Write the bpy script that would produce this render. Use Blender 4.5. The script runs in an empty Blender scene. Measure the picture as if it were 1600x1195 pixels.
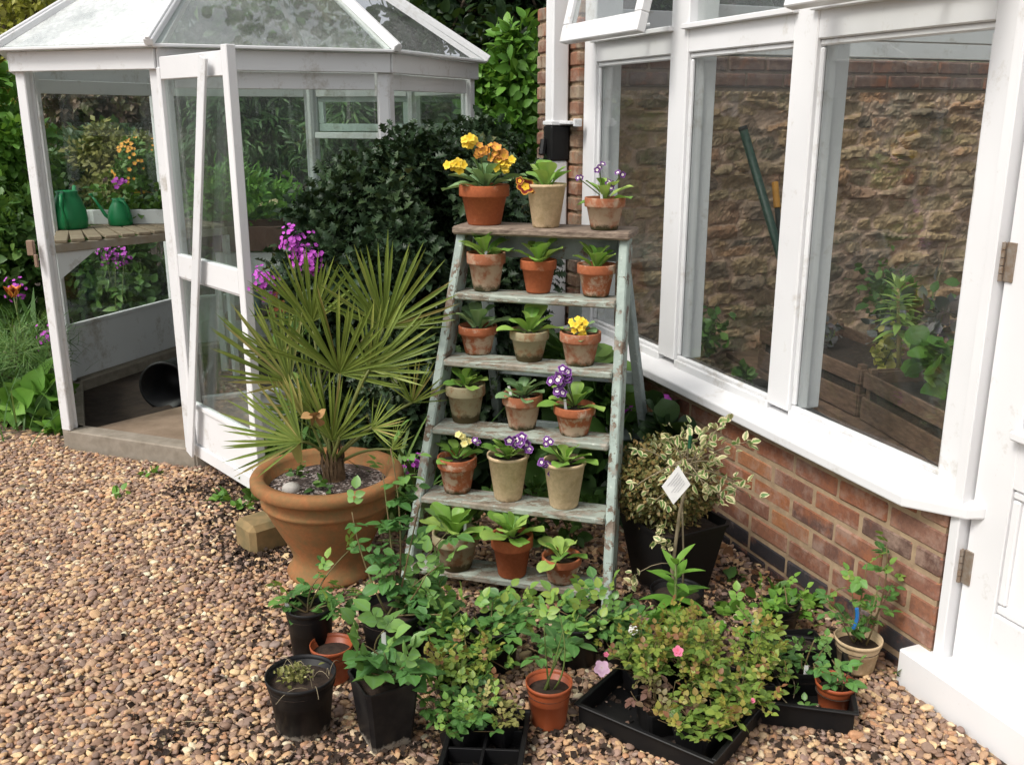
import bpy, math, random
import numpy as np
from math import radians as R, sin, cos, pi
rng = np.random.default_rng(7)
SC = bpy.context.scene
COL = SC.collection

# ------------------------------------------------------------------ camera
F, H = 1506.0, 1.6                     # focal length in photo pixels (1600 wide), eye height
TH = math.atan(.2802)                  # camera pitched down
cam = bpy.data.cameras.new('camera'); cam_o = bpy.data.objects.new('camera', cam); COL.objects.link(cam_o)
cam.sensor_width = 36; cam.lens = 36 * F / 1600; cam.clip_start = .05; cam.clip_end = 400
cam_o.location = (0, 0, H); cam_o.rotation_euler = (pi / 2 - TH, 0, 0)
SC.camera = cam_o
# ------------------------------------------------------------------ sky and sun (bright overcast)
SUN_EL, SUN_AZ = R(52), R(232)         # azimuth clockwise from +Y
wd = bpy.data.worlds.new('World'); SC.world = wd; wd.use_nodes = True
wn, wl_ = wd.node_tree.nodes, wd.node_tree.links
sky = wn.new('ShaderNodeTexSky'); sky.sky_type = 'NISHITA'; sky.sun_disc = False
sky.sun_elevation = SUN_EL; sky.sun_rotation = SUN_AZ; sky.air_density = 1.0; sky.dust_density = 4.0; sky.ozone_density = 1.0
hs = wn.new('ShaderNodeHueSaturation'); hs.inputs['Saturation'].default_value = .22
wl_.new(sky.outputs[0], hs.inputs['Color']); bg = wn['Background']
wl_.new(hs.outputs[0], bg.inputs[0]); bg.inputs[1].default_value = .12
sun = bpy.data.lights.new('sun', 'SUN'); sun.energy = 1.5; sun.angle = R(18); sun.color = (1, .95, .88)
sun_o = bpy.data.objects.new('sun', sun); COL.objects.link(sun_o)
sun_o.rotation_euler = (pi / 2 - SUN_EL, 0, -SUN_AZ + pi)
SC.view_settings.view_transform = 'Standard'; SC.view_settings.look = 'None'
SC.view_settings.gamma = 1; SC.view_settings.exposure = .63
SC.cycles.max_bounces = 8; SC.cycles.transparent_max_bounces = 24; SC.cycles.use_denoising = True

# ------------------------------------------------------------------ helpers
def V(*a): return np.array(a, float)
def unit(a):
    a = np.asarray(a, float); return a / (np.linalg.norm(a, axis=-1, keepdims=True) + 1e-9)
_c, _s = cos(TH), sin(TH)
def ray(px, py):
    u = (px - 800) / F; v = -(py - 597.5) / F
    return V(u, _c + v * _s, -_s + v * _c)
def gz(px, py, z=0.0):                 # point at height z
    d = ray(px, py); return V(0, 0, H) + (z - H) / d[2] * d
def gy(px, py, y):                     # point at depth y
    d = ray(px, py); return V(0, 0, H) + y / d[1] * d
def proj(p):
    x, y, z = p[0], p[1], p[2] - H
    zc = y * _c - z * _s
    return V(800 + F * x / zc, 597.5 - F * (y * _s + z * _c) / zc)
def ppm(p): return F / (p[1] * _c - (p[2] - H) * _s)      # photo pixels per metre at p

class MB:
    def __init__(s): s.v = []; s.f = []; s.r = []; s.lu = []; s.n = 0
    def add(s, v, faces, rnd=None, lu=None):
        v = np.asarray(v, float).reshape(-1, 3)
        groups = faces if isinstance(faces, list) and len(faces) and isinstance(faces[0], np.ndarray) else None
        if groups is None:
            by = {}
            for f in faces: by.setdefault(len(f), []).append(f)
            groups = [np.array(x, int) for x in by.values()]
        nf = 0
        for g in groups:
            s.f.append(g + s.n)
            if rnd is None: s.r.append(np.full(len(g), random.random()))
            elif np.isscalar(rnd): s.r.append(np.full(len(g), rnd))
            else: s.r.append(np.asarray(rnd)[nf:nf + len(g)])
            nf += len(g)
        s.v.append(v); s.lu.append(np.zeros(len(v)) if lu is None else np.asarray(lu, float)); s.n += len(v)
        return s

def obj(name, mb, mat, parent=None, smooth=False, kind=None, loc=None):
    """links the builder as ONE mesh; vertices are in world space, the origin goes to the parent's"""
    me = bpy.data.meshes.new(name)
    v = np.concatenate(mb.v) if mb.v else np.zeros((0, 3))
    off = V(0, 0, 0)
    if parent is not None: off = V(*parent['_o'])
    elif loc is not None: off = V(*loc)
    v = v - off
    me.vertices.add(len(v)); me.vertices.foreach_set('co', v.astype(np.float32).ravel())
    tot = np.concatenate([np.full(len(g), g.shape[1]) for g in mb.f]); lp = np.concatenate([g.ravel() for g in mb.f])
    me.loops.add(len(lp)); me.loops.foreach_set('vertex_index', lp.astype(np.int32))
    me.polygons.add(len(tot)); me.polygons.foreach_set('loop_start', np.concatenate([[0], np.cumsum(tot)[:-1]]).astype(np.int32))
    me.polygons.foreach_set('use_smooth', np.full(len(tot), bool(smooth)))
    a = me.attributes.new('rnd', 'FLOAT', 'FACE'); a.data.foreach_set('value', np.concatenate(mb.r).astype(np.float32))
    a = me.attributes.new('lu', 'FLOAT', 'POINT'); a.data.foreach_set('value', np.concatenate(mb.lu).astype(np.float32))
    me.update(calc_edges=True); me.validate()
    me.materials.append(mat)
    o = bpy.data.objects.new(name, me); COL.objects.link(o)
    if parent is not None:
        o.parent = parent; o['_o'] = tuple(off)
    else:
        o.location = off; o['_o'] = tuple(off)
    if kind: o['kind'] = kind
    return o
def thing(name, label, cat, loc=(0, 0, 0), group=None):
    o = bpy.data.objects.new(name, None); COL.objects.link(o); o.empty_display_size = .05
    o.location = tuple(loc); o['_o'] = tuple(float(x) for x in loc); o['label'] = label; o['category'] = cat
    if group: o['group'] = group
    return o
def tag(o, label, cat, group=None):
    o['label'] = label; o['category'] = cat
    if group: o['group'] = group
    return o

def frame(d, up=(0, 0, 1)):
    d = unit(d); up = np.asarray(up, float)
    x = np.cross(d, up)
    if np.linalg.norm(x) < 1e-4: x = np.cross(d, V(1, 0, 0))
    x = unit(x); z = np.cross(x, d)
    return x, d, z
def box(mb, c, half, ax=None, ch=.003, rnd=None):
    """chamfered box; ax = three axis vectors"""
    ax = np.eye(3) if ax is None else np.asarray(ax, float)
    h = np.asarray(half, float); ch = min(ch, h.min() * .8)
    vs = []; idx = {}
    for sx in (-1, 1):
        for sy in (-1, 1):
            for sz in (-1, 1):
                for k in range(3):
                    p = V(sx, sy, sz) * (h - ch); p[k] += (sx, sy, sz)[k] * ch
                    idx[(sx, sy, sz, k)] = len(vs); vs.append(p)
    fs = []
    S = (-1, 1)
    for k in range(3):
        a, b = (k + 1) % 3, (k + 2) % 3
        for s in S:
            q = []
            for (sa, sb) in ((-1, -1), (1, -1), (1, 1), (-1, 1)):
                t = [0, 0, 0]; t[k] = s; t[a] = sa; t[b] = sb; q.append(idx[(*t, k)])
            fs.append(tuple(q if s > 0 else q[::-1]))
        for sa in S:                                    # edges running along k
            for sb in S:
                t0 = [0, 0, 0]; t0[a] = sa; t0[b] = sb; t1 = list(t0); t0[k] = -1; t1[k] = 1
                q = [idx[(*t0, a)], idx[(*t1, a)], idx[(*t1, b)], idx[(*t0, b)]]
                fs.append(tuple(q if sa * sb < 0 else q[::-1]))
    for sx in S:
        for sy in S:
            for sz in S:
                q = [idx[(sx, sy, sz, k)] for k in range(3)]
                fs.append(tuple(q if sx * sy * sz > 0 else q[::-1]))
    v = np.array(vs) @ ax + np.asarray(c, float)
    mb.add(v, fs, rnd)
def beam(mb, p, q, w, t, up=(0, 0, 1), ch=.003, rnd=None):
    """bar from p to q: w across (perpendicular to up), t along up"""
    p, q = np.asarray(p, float), np.asarray(q, float)
    x, d, z = frame(q - p, up)
    box(mb, (p + q) / 2, (w / 2, np.linalg.norm(q - p) / 2, t / 2), (x, d, z), ch, rnd)
def prism(mb, poly, vec, rnd=None):
    poly = np.asarray(poly, float); n = len(poly); vec = np.asarray(vec, float)
    v = np.concatenate([poly, poly + vec])
    fs = [tuple(range(n))[::-1], tuple(range(n, 2 * n))] + [(i, (i + 1) % n, n + (i + 1) % n, n + i) for i in range(n)]
    mb.add(v, fs, rnd)
def tube(mb, pts, r0, r1=None, n=6, rnd=None, cap=True):
    pts = np.asarray(pts, float); r1 = r0 if r1 is None else r1
    m = len(pts); vs = []
    T = np.gradient(pts, axis=0); T = unit(T)
    ref = V(0, 0, 1) if abs(T[0][2]) < .9 else V(1, 0, 0)
    for i in range(m):
        x = unit(np.cross(T[i], ref)); y = np.cross(x, T[i]); ref = y if False else ref
        r = r0 + (r1 - r0) * i / (m - 1)
        a = np.linspace(0, 2 * pi, n, endpoint=False)
        vs.append(pts[i] + r * (np.cos(a)[:, None] * x + np.sin(a)[:, None] * y))
    fs = [(i * n + j, i * n + (j + 1) % n, (i + 1) * n + (j + 1) % n, (i + 1) * n + j) for i in range(m - 1) for j in range(n)]
    if cap: fs += [tuple(range(n))[::-1], tuple((m - 1) * n + j for j in range(n))]
    mb.add(np.concatenate(vs), fs, rnd)
def lathe(mb, prof, c, seg=32, wob=0, rnd=None, sq=False):
    prof = np.asarray(prof, float); m = len(prof)
    a = np.linspace(0, 2 * pi, seg, endpoint=False)
    ca, sa = np.cos(a), np.sin(a)
    v = np.zeros((m, seg, 3))
    w = 1 + wob * (np.sin(2 * a + 1) * .6 + np.sin(3 * a) * .4)
    v[:, :, 0] = prof[:, 0:1] * ca * w; v[:, :, 1] = prof[:, 0:1] * sa * w; v[:, :, 2] = prof[:, 1:2]
    fs = [(i * seg + j, i * seg + (j + 1) % seg, (i + 1) * seg + (j + 1) % seg, (i + 1) * seg + j) for i in range(m - 1) for j in range(seg)]
    z = np.repeat(prof[:, 1], seg); mb.add(v.reshape(-1, 3) + np.asarray(c), fs, rnd, (z - z.min()) / (np.ptp(z) + 1e-9))
def arc(a, b, sag=0, n=6, side=(0, 0, 1)):
    a, b = np.asarray(a, float), np.asarray(b, float); t = np.linspace(0, 1, n)[:, None]
    return a + (b - a) * t + np.asarray(side, float) * sag * (4 * t * (1 - t))

# ---- leaves
def leaf_t(wf, rows=6, cols=3, fold=.15, curl=.25, wave=0):
    """leaf template along +Y, length 1; wf(t) half width"""
    t = np.linspace(0, 1, rows); u = np.linspace(-1, 1, cols); t = 1 - (1 - t) ** 1.6 if rows >= 8 else t
    v = []; lu = []
    for a in t:
        for b in u:
            x = b * wf(a); z = fold * abs(x) - curl * a * a + wave * sin(a * 9 + b * 2) * abs(b)
            v.append((x, a, z)); lu.append(abs(b))
    fs = [(i * cols + j, i * cols + j + 1, (i + 1) * cols + j + 1, (i + 1) * cols + j) for i in range(rows - 1) for j in range(cols - 1)]
    return np.array(v), np.array(fs), np.array(lu)
oval = lambda w: (lambda t: w * (sin(pi * min(1, max(0, t)) ** .8)) ** .8 + .004)
LEAF = leaf_t(oval(.3), 6, 3, .25, .2)
LEAFW = leaf_t(oval(.36), 5, 3, .25, .12)
LANCE = leaf_t(oval(.12), 6, 3, .3, .35)
BLADE = leaf_t(lambda t: .022 * (1 - t) ** .6 + .001, 6, 2, 0, .35)
SMALL = leaf_t(oval(.32), 3, 3, .3, .2)
SPAT = leaf_t(lambda t: .06 + .27 * (t ** 1.3) * (1 - max(0, (t - .62) / .38) ** 2.2) ** .5 * 1.35 if t < .999 else .06, 9, 5, .32, .3, .04)
SEG = leaf_t(lambda t: .5 * (1 - t) ** .5 * (.35 + t) / .6 * .9 + .02, 5, 3, .025, 0)
ROUND = leaf_t(lambda t: .52 * (sin(pi * t)) ** .55 + .02, 6, 5, .2, .15, .03)
def holly_t():
    sp = [(0, .06), (.12, .14), (.2, .36), (.32, .17), (.45, .42), (.58, .17), (.7, .33), (.82, .12), (1, .0)]
    v = []; lu = []
    for y, x in sp:
        for b in (-1, 0, 1):
            k = x > .3
            v.append((b * x, y, .3 * abs(b) * x + (.1 if k and b else 0) - .2 * y * y)); lu.append(abs(b))
    fs = [(i * 3 + j, i * 3 + j + 1, i * 3 + j + 4, i * 3 + j + 3) for i in range(len(sp) - 1) for j in range(2)]
    return np.array(v), np.array(fs), np.array(lu)
HOLLY = holly_t()
def flower_t(petals=5, notch=.75):
    n = petals * 4; v = [(0, 0, .05)]; lu = [0]
    for r in (.22, .5, .8, 1):
        for i in range(n):
            a = 2 * pi * i / n; k = (1 - abs(cos(petals * a / 2)) ** 3 * (1 - notch)) if r > .4 else 1
            v.append((r * k * cos(a), r * k * sin(a), .05 + .12 * r * r + (.04 * sin(petals * a) if r > .6 else 0))); lu.append(r)
    tri = [(0, 1 + i, 1 + (i + 1) % n) for i in range(n)]
    q = [(1 + k * n + i, 1 + (k + 1) * n + i, 1 + (k + 1) * n + (i + 1) % n, 1 + k * n + (i + 1) % n) for k in range(3) for i in range(n)]
    q += [(a, b, c, a) for a, b, c in []]
    return np.array(v), (np.array(tri), np.array(q)), np.array(lu)
FLW = flower_t()
def put(mb, T, P, D, U, S, W=1.0, rnd=None):
    P = np.asarray(P, float).reshape(-1, 3); n = len(P)
    if n == 0: return
    D = unit(np.broadcast_to(D, (n, 3))); U = np.broadcast_to(np.asarray(U, float), (n, 3))
    X = np.cross(D, U); bad = np.linalg.norm(X, axis=1) < 1e-3
    X[bad] = np.cross(D[bad], V(.3, .5, .8)); X = unit(X); Z = np.cross(X, D)
    S = np.broadcast_to(np.asarray(S, float), (n,)); W = np.broadcast_to(np.asarray(W, float), (n,))
    tv, tf, lu = T
    v = P[:, None] + S[:, None, None] * ((tv[None, :, 0:1] * W[:, None, None]) * X[:, None] + tv[None, :, 1:2] * D[:, None] + tv[None, :, 2:3] * Z[:, None])
    rnd = rng.random(n) if rnd is None else np.broadcast_to(rnd, (n,))
    off = (np.arange(n) * len(tv))
    groups = []; rr = []
    for g in (tf if isinstance(tf, tuple) else (tf,)):
        groups.append((g[None] + off[:, None, None]).reshape(-1, g.shape[1])); rr.append(np.repeat(rnd, len(g)))
    mb.add(v.reshape(-1, 3), groups, np.concatenate(rr), np.tile(lu, n))
def rdir(n, up=0.0, flat=1.0):
    d = rng.normal(size=(n, 3)); d[:, 2] = d[:, 2] * flat + up
    return unit(d)
def disc(mb, c, normal, r, rnd=None):       # flower face (template normal = +Z)
    c = np.asarray(c, float).reshape(-1, 3); nn = unit(np.broadcast_to(normal, c.shape))
    a = unit(np.cross(nn, rdir(len(c))))
    put(mb, FLW, c, a, nn, r, 1, rnd)

# ------------------------------------------------------------------ materials
def mat(name):
    m = bpy.data.materials.new(name); m.use_nodes = True; nt = m.node_tree
    return m, nt, nt.nodes['Principled BSDF'], nt.nodes, nt.links
def ramp(nt, stops, interp='LINEAR'):
    r = nt.nodes.new('ShaderNodeValToRGB'); r.color_ramp.interpolation = interp; e = r.color_ramp.elements
    while len(e) < len(stops): e.new(.5)
    for k, (p, c) in enumerate(stops): e[k].position = p; e[k].color = (*c, 1)
    return r
def noise(nt, scale, detail=4, rough=.6, coord='Object', stretch=None, seed=None):
    tc = nt.nodes.new('ShaderNodeTexCoord'); n = nt.nodes.new('ShaderNodeTexNoise'); src = tc.outputs[coord]
    mp = nt.nodes.new('ShaderNodeMapping'); nt.links.new(src, mp.inputs[0])
    if stretch: mp.inputs['Scale'].default_value = stretch
    oi = nt.nodes.new('ShaderNodeObjectInfo'); mu = nt.nodes.new('ShaderNodeMath'); mu.operation = 'MULTIPLY'; mu.inputs[1].default_value = 37
    nt.links.new(oi.outputs['Random'], mu.inputs[0]); nt.links.new(mu.outputs[0], mp.inputs['Location'])
    nt.links.new(mp.outputs[0], n.inputs['Vector'])
    n.inputs['Scale'].default_value = scale; n.inputs['Detail'].default_value = detail; n.inputs['Roughness'].default_value = rough
    return n
def mix(nt, fac, a, b, mode='MIX'):
    m = nt.nodes.new('ShaderNodeMix'); m.data_type = 'RGBA'; m.blend_type = mode
    for sock, val in ((m.inputs[0], fac), (m.inputs[6], a), (m.inputs[7], b)):
        if hasattr(val, 'is_output'): nt.links.new(val, sock)
        elif np.isscalar(val): sock.default_value = val
        else: sock.default_value = (*val, 1)
    return m.outputs[2]
def bump(nt, bsdf, h, strength=.3, dist=.01):
    b = nt.nodes.new('ShaderNodeBump'); b.inputs['Strength'].default_value = strength; b.inputs['Distance'].default_value = dist
    nt.links.new(h, b.inputs['Height']); nt.links.new(b.outputs[0], bsdf.inputs['Normal'])
def attr(nt, n):
    a = nt.nodes.new('ShaderNodeAttribute'); a.attribute_name = n; return a.outputs['Fac']
def step(nt, src, lo, hi):
    m = nt.nodes.new('ShaderNodeMapRange'); m.inputs[1].default_value = lo; m.inputs[2].default_value = hi
    nt.links.new(src, m.inputs[0]); return m.outputs[0]

def leaf_mat(name, stops, rough=.45, trans=.25, mid=None, edge=None, spec=.4):
    m, nt, b, n, l = mat(name)
    r = ramp(nt, stops); l.new(attr(nt, 'rnd'), r.inputs[0]); c = r.outputs[0]
    nz = noise(nt, 14, 3); c = mix(nt, step(nt, nz.outputs[0], .35, .7), mix(nt, .25, c, (.02, .04, .01)), c)
    if mid is not None:
        c = mix(nt, step(nt, attr(nt, 'lu'), .28, .0), c, mix(nt, .5, c, mid))
    if edge is not None:
        s = nt.nodes.new('ShaderNodeMath'); s.operation = 'ADD'; nz2 = noise(nt, 60, 2)
        l.new(attr(nt, 'lu'), s.inputs[0]); l.new(nz2.outputs[0], s.inputs[1])
        c = mix(nt, step(nt, s.outputs[0], .88, 1.12), c, edge)
    l.new(c, b.inputs['Base Color']); b.inputs['Roughness'].default_value = rough; b.inputs['Specular IOR Level'].default_value = spec
    if trans:
        t = n.new('ShaderNodeBsdfTranslucent'); l.new(mix(nt, .35, c, (.2, .3, .02)), t.inputs[0]); mx = n.new('ShaderNodeMixShader'); mx.inputs[0].default_value = trans
        l.new(b.outputs[0], mx.inputs[1]); l.new(t.outputs[0], mx.inputs[2]); l.new(mx.outputs[0], n['Material Output'].inputs[0])
    return m
def plain(name, col, rough=.6, var=.25, scale=8, bs=.1, spec=.4, col2=None, stretch=None):
    m, nt, b, n, l = mat(name); nz = noise(nt, scale, 5, stretch=stretch)
    c2 = col2 if col2 else tuple(x * (1 - var) for x in col)
    l.new(mix(nt, step(nt, nz.outputs[0], .3, .7), col, c2), b.inputs['Base Color'])
    b.inputs['Roughness'].default_value = rough; b.inputs['Specular IOR Level'].default_value = spec
    if bs: bump(nt, b, nz.outputs[0], bs, .005)
    return m
def petal_mat(name, stops, jit=0):
    m, nt, b, n, l = mat(name); r = ramp(nt, stops); l.new(attr(nt, 'lu'), r.inputs[0])
    l.new(r.outputs[0], b.inputs['Base Color']); b.inputs['Roughness'].default_value = .6; b.inputs['Specular IOR Level'].default_value = .2
    return m
def paint_mat(name, col, dirt=(.28, .24, .17), amt=.62, rough=.35, scale=6):
    m, nt, b, n, l = mat(name)
    a = noise(nt, scale, 6, .7); f = noise(nt, 60, 4, .7); big = noise(nt, 1.7, 3)
    c = mix(nt, step(nt, big.outputs[0], .3, .75), col, tuple(x * .88 for x in col))
    s = nt.nodes.new('ShaderNodeMath'); s.operation = 'MULTIPLY_ADD'; l.new(f.outputs[0], s.inputs[0]); s.inputs[1].default_value = .25; l.new(a.outputs[0], s.inputs[2])
    c = mix(nt, step(nt, s.outputs[0], amt + .1, amt + .32), c, dirt)
    l.new(c, b.inputs['Base Color']); b.inputs['Roughness'].default_value = rough; bump(nt, b, f.outputs[0], .06, .003)
    return m
def glass_mat(name, dirt=.08, tint=(.93, .97, .95), k=1.0, film=.5):  # dirt amount also carries the painted sky white of the left roof panes
    m, nt, b, n, l = mat(name); n.remove(b)
    t = n.new('ShaderNodeBsdfTransparent'); t.inputs[0].default_value = (*tint, 1)
    g = n.new('ShaderNodeBsdfGlossy'); g.inputs['Roughness'].default_value = .01; g.inputs[0].default_value = (1, 1, 1, 1)
    ge = n.new('ShaderNodeNewGeometry'); dt = n.new('ShaderNodeVectorMath'); dt.operation = 'DOT_PRODUCT'; l.new(ge.outputs['Normal'], dt.inputs[0]); l.new(ge.outputs['Incoming'], dt.inputs[1])
    def M_(op, x, y=None, z=None):
        q = n.new('ShaderNodeMath'); q.operation = op
        for i_, s_ in enumerate((x, y, z)):
            if s_ is None: continue
            if hasattr(s_, 'is_output'): l.new(s_, q.inputs[i_])
            else: q.inputs[i_].default_value = s_
        return q.outputs[0]
    sch = M_('POWER', M_('SUBTRACT', 1.0, M_('ABSOLUTE', dt.outputs['Value'])), 5.0)
    mu = n.new('ShaderNodeMath'); mu.operation = 'MULTIPLY'; mu.inputs[1].default_value = k; mu.use_clamp = True; l.new(M_('MULTIPLY_ADD', sch, .96, .04), mu.inputs[0])
    wv = noise(nt, 1.3, 1); bp = n.new('ShaderNodeBump'); bp.inputs['Strength'].default_value = .04; bp.inputs['Distance'].default_value = .02
    l.new(wv.outputs[0], bp.inputs['Height']); l.new(bp.outputs[0], g.inputs['Normal'])
    mx = n.new('ShaderNodeMixShader'); l.new(mu.outputs[0], mx.inputs[0]); l.new(t.outputs[0], mx.inputs[1]); l.new(g.outputs[0], mx.inputs[2])
    d = n.new('ShaderNodeBsdfDiffuse'); d.inputs[0].default_value = (film, film * 1.02, film, 1)
    nz = noise(nt, 4, 6, .7, stretch=(1, 1, .22)); nz2 = noise(nt, 45, 3)
    s = n.new('ShaderNodeMath'); s.operation = 'MULTIPLY'; l.new(step(nt, nz.outputs[0], .35, .8), s.inputs[0]); l.new(step(nt, nz2.outputs[0], .2, .8), s.inputs[1])
    s2 = n.new('ShaderNodeMath'); s2.operation = 'MULTIPLY_ADD'; l.new(s.outputs[0], s2.inputs[0]); s2.inputs[1].default_value = dirt * 2; s2.inputs[2].default_value = dirt * .35
    m2 = n.new('ShaderNodeMixShader'); l.new(s2.outputs[0], m2.inputs[0]); l.new(mx.outputs[0], m2.inputs[1]); l.new(d.outputs[0], m2.inputs[2])
    l.new(m2.outputs[0], n['Material Output'].inputs[0])
    return m
def clay_mat(name, col, bloom=(.5, .42, .33), lo=.5, moss=(.05, .045, .02), base=.35, spread=.12, rim=0.0):
    """flower-pot clay: lime bloom in patches, dark moss round the foot (mesh 'lu' = height 0..1)"""
    m, nt, b, n, l = mat(name)
    a0 = noise(nt, 22, 6, .65); f = noise(nt, 90, 4, .7); am = nt.nodes.new('ShaderNodeMath'); am.operation = 'MULTIPLY_ADD'; l.new(step(nt, attr(nt, 'lu'), .62, .72), am.inputs[0]); am.inputs[1].default_value = rim; l.new(a0.outputs[0], am.inputs[2]); c0 = mix(nt, step(nt, f.outputs[0], .3, .7), col, tuple(x * .75 for x in col))
    c = mix(nt, step(nt, am.outputs[0], lo, lo + spread), c0, bloom)
    ad = n.new('ShaderNodeMath'); ad.operation = 'MULTIPLY_ADD'; l.new(noise(nt, 30, 5, .7).outputs[0], ad.inputs[0]); ad.inputs[1].default_value = -.55; l.new(attr(nt, 'lu'), ad.inputs[2])
    c = mix(nt, step(nt, ad.outputs[0], base - .28, base - .42), c, moss)
    l.new(c, b.inputs['Base Color']); b.inputs['Roughness'].default_value = .85; b.inputs['Specular IOR Level'].default_value = .2
    bump(nt, b, f.outputs[0], .25, .003)
    return m

WHITE = paint_mat('white_paint', (.78, .78, .785), dirt=(.45, .41, .34), amt=.63)
WHITE_OLD = paint_mat('aged_white_paint', (.74, .745, .75), dirt=(.36, .32, .26), amt=.575)
GLASS = glass_mat('window_glass', .02, k=1.15, tint=(.97, .985, .975)); GLASS_GH = glass_mat('greenhouse_glass', .03, k=1.1); GLASS_ROOF = glass_mat('roof_glass', .16, k=2.4, film=.65); GLASS_SKY = glass_mat('painted_sky_roof_glass', .62, k=2.4, film=.86)  # last glass: white sky reflection put into its diffuse film colour
SOIL = plain('soil', (.045, .028, .018), .95, col2=(.016, .010, .007), scale=60, bs=.8)
m, nt, b, n, l = mat('grit_topdressing'); vo = n.new('ShaderNodeTexVoronoi'); vo.inputs['Scale'].default_value = 120; tc = n.new('ShaderNodeTexCoord'); l.new(tc.outputs['Object'], vo.inputs['Vector']); sx = n.new('ShaderNodeSeparateColor'); l.new(vo.outputs['Color'], sx.inputs[0])
rp = ramp(nt, [(0, (.03, .02, .016)), (.35, (.06, .04, .03)), (.5, (.30, .22, .19)), (.75, (.5, .42, .38)), (1, (.7, .64, .6))]); l.new(sx.outputs[0], rp.inputs[0]); c = mix(nt, step(nt, noise(nt, 9, 4).outputs[0], .42, .62), rp.outputs[0], (.05, .032, .024)); c = mix(nt, step(nt, vo.outputs['Distance'], .45, .7), c, (.025, .017, .013)); l.new(c, b.inputs['Base Color']); b.inputs['Roughness'].default_value = .9; bump(nt, b, vo.outputs['Distance'], -1.0, .006); GRIT = m
BLACK = plain('black_plastic', (.006, .006, .007), .45, scale=5, bs=.02, col2=(.012, .0115, .011), spec=.22)
m, nt, b, n, l = mat('muddy_black_plastic'); nz = noise(nt, 26, 5, .7); am = n.new('ShaderNodeMath'); am.operation = 'MULTIPLY_ADD'; l.new(nz.outputs[0], am.inputs[0]); am.inputs[1].default_value = -.55; l.new(attr(nt, 'lu'), am.inputs[2])
c = mix(nt, step(nt, noise(nt, 9, 5).outputs[0], .45, .8), (.007, .007, .008), (.035, .032, .028)); c = mix(nt, step(nt, am.outputs[0], -.16, -.22), c, (.24, .21, .17)); l.new(c, b.inputs['Base Color']); b.inputs['Roughness'].default_value = .5; b.inputs['Specular IOR Level'].default_value = .22; BLACK_D = m
ORANGE = plain('orange_plastic', (.36, .085, .03), .42, scale=5, bs=.02)
STEM = plain('green_stem', (.12, .17, .04), .6, scale=20, bs=0)
STEMR = plain('red_stem', (.16, .085, .045), .6, scale=20, bs=0, col2=(.14, .15, .05))
BARK = plain('bark', (.10, .075, .05), .9, scale=14, bs=.6, stretch=(1, 1, .3))
TWIG = plain('pale_twig', (.26, .21, .13), .8, scale=20, bs=.2)
TAG = plain('white_label_plastic', (.8, .8, .78), .4, scale=30, bs=0, var=.12)
ROSE = leaf_mat('rose_leaf', [(0, (.05, .14, .035)), (.4, (.10, .25, .06)), (.8, (.18, .36, .07)), (1, (.33, .44, .08))], .4, .25, mid=(.2, .33, .12))
ROSE_D = leaf_mat('rose_leaf_blue_green', [(0, (.05, .14, .04)), (.5, (.10, .25, .06)), (1, (.21, .38, .09))], .38, .22, mid=(.16, .3, .14))
MINI = leaf_mat('miniature_rose_leaf', [(0, (.08, .16, .03)), (.35, (.17, .27, .05)), (.7, (.31, .40, .07)), (.9, (.38, .33, .07)), (1, (.27, .12, .06))], .45, .28)
PRIM = leaf_mat('primula_leaf', [(0, (.13, .30, .05)), (.5, (.29, .52, .09)), (1, (.50, .68, .17))], .5, .28, mid=(.3, .45, .16))
PRIM_G = leaf_mat('mealy_primula_leaf', [(0, (.14, .26, .11)), (.5, (.21, .36, .15)), (1, (.32, .46, .2))], .6, .25, mid=(.3, .42, .25))
PALM = leaf_mat('palm_leaf', [(0, (.14, .20, .035)), (.5, (.24, .32, .06)), (.85, (.36, .40, .09)), (1, (.46, .38, .13))], .4, .28)
HOLLYM = leaf_mat('holly_leaf', [(0, (.014, .03, .014)), (.55, (.028, .055, .025)), (.9, (.07, .11, .045)), (1, (.26, .19, .07))], .42, .04, spec=.3)
VARI = leaf_mat('variegated_leaf', [(0, (.10, .22, .05)), (.6, (.18, .32, .09)), (1, (.50, .46, .22))], .5, .2, edge=(.66, .58, .34))
BOXM = leaf_mat('box_leaf', [(0, (.08, .10, .03)), (.5, (.17, .15, .045)), (1, (.34, .21, .08))], .5, .1)
DEEP = leaf_mat('dark_foliage', [(0, (.008, .022, .008)), (.6, (.02, .05, .016)), (1, (.05, .10, .025))], .5, .15)
MIDG = leaf_mat('mid_foliage', [(0, (.04, .10, .02)), (.6, (.09, .20, .04)), (1, (.19, .31, .07))], .5, .25)
BRIGHT = leaf_mat('bright_foliage', [(0, (.07, .19, .025)), (.6, (.15, .34, .045)), (1, (.26, .46, .08))], .45, .3)
YELLOWG = leaf_mat('yellow_green_foliage', [(0, (.28, .30, .05)), (.6, (.52, .50, .09)), (1, (.68, .6, .2))], .5, .35)
OLIVE = leaf_mat('olive_foliage', [(0, (.13, .14, .035)), (.6, (.28, .27, .08)), (1, (.42, .38, .14))], .5, .2)
BROWNH = leaf_mat('bronze_foliage', [(0, (.09, .06, .045)), (.5, (.19, .115, .085)), (1, (.17, .19, .07))], .5, .15)
HEDGE = leaf_mat('hedge_foliage', [(0, (.025, .06, .018)), (.6, (.06, .13, .035)), (1, (.13, .22, .06))], .5, .2)
GRASSM = leaf_mat('grass_blade', [(0, (.04, .11, .02)), (.6, (.09, .2, .04)), (1, (.2, .3, .08))], .5, .25)
P_PURPLE = petal_mat('purple_petal', [(0, (.62, .55, .2)), (.24, (.8, .76, .7)), (.42, (.75, .7, .72)), (.48, (.06, .012, .09)), (.8, (.10, .02, .16)), (1, (.32, .14, .42))])
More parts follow.
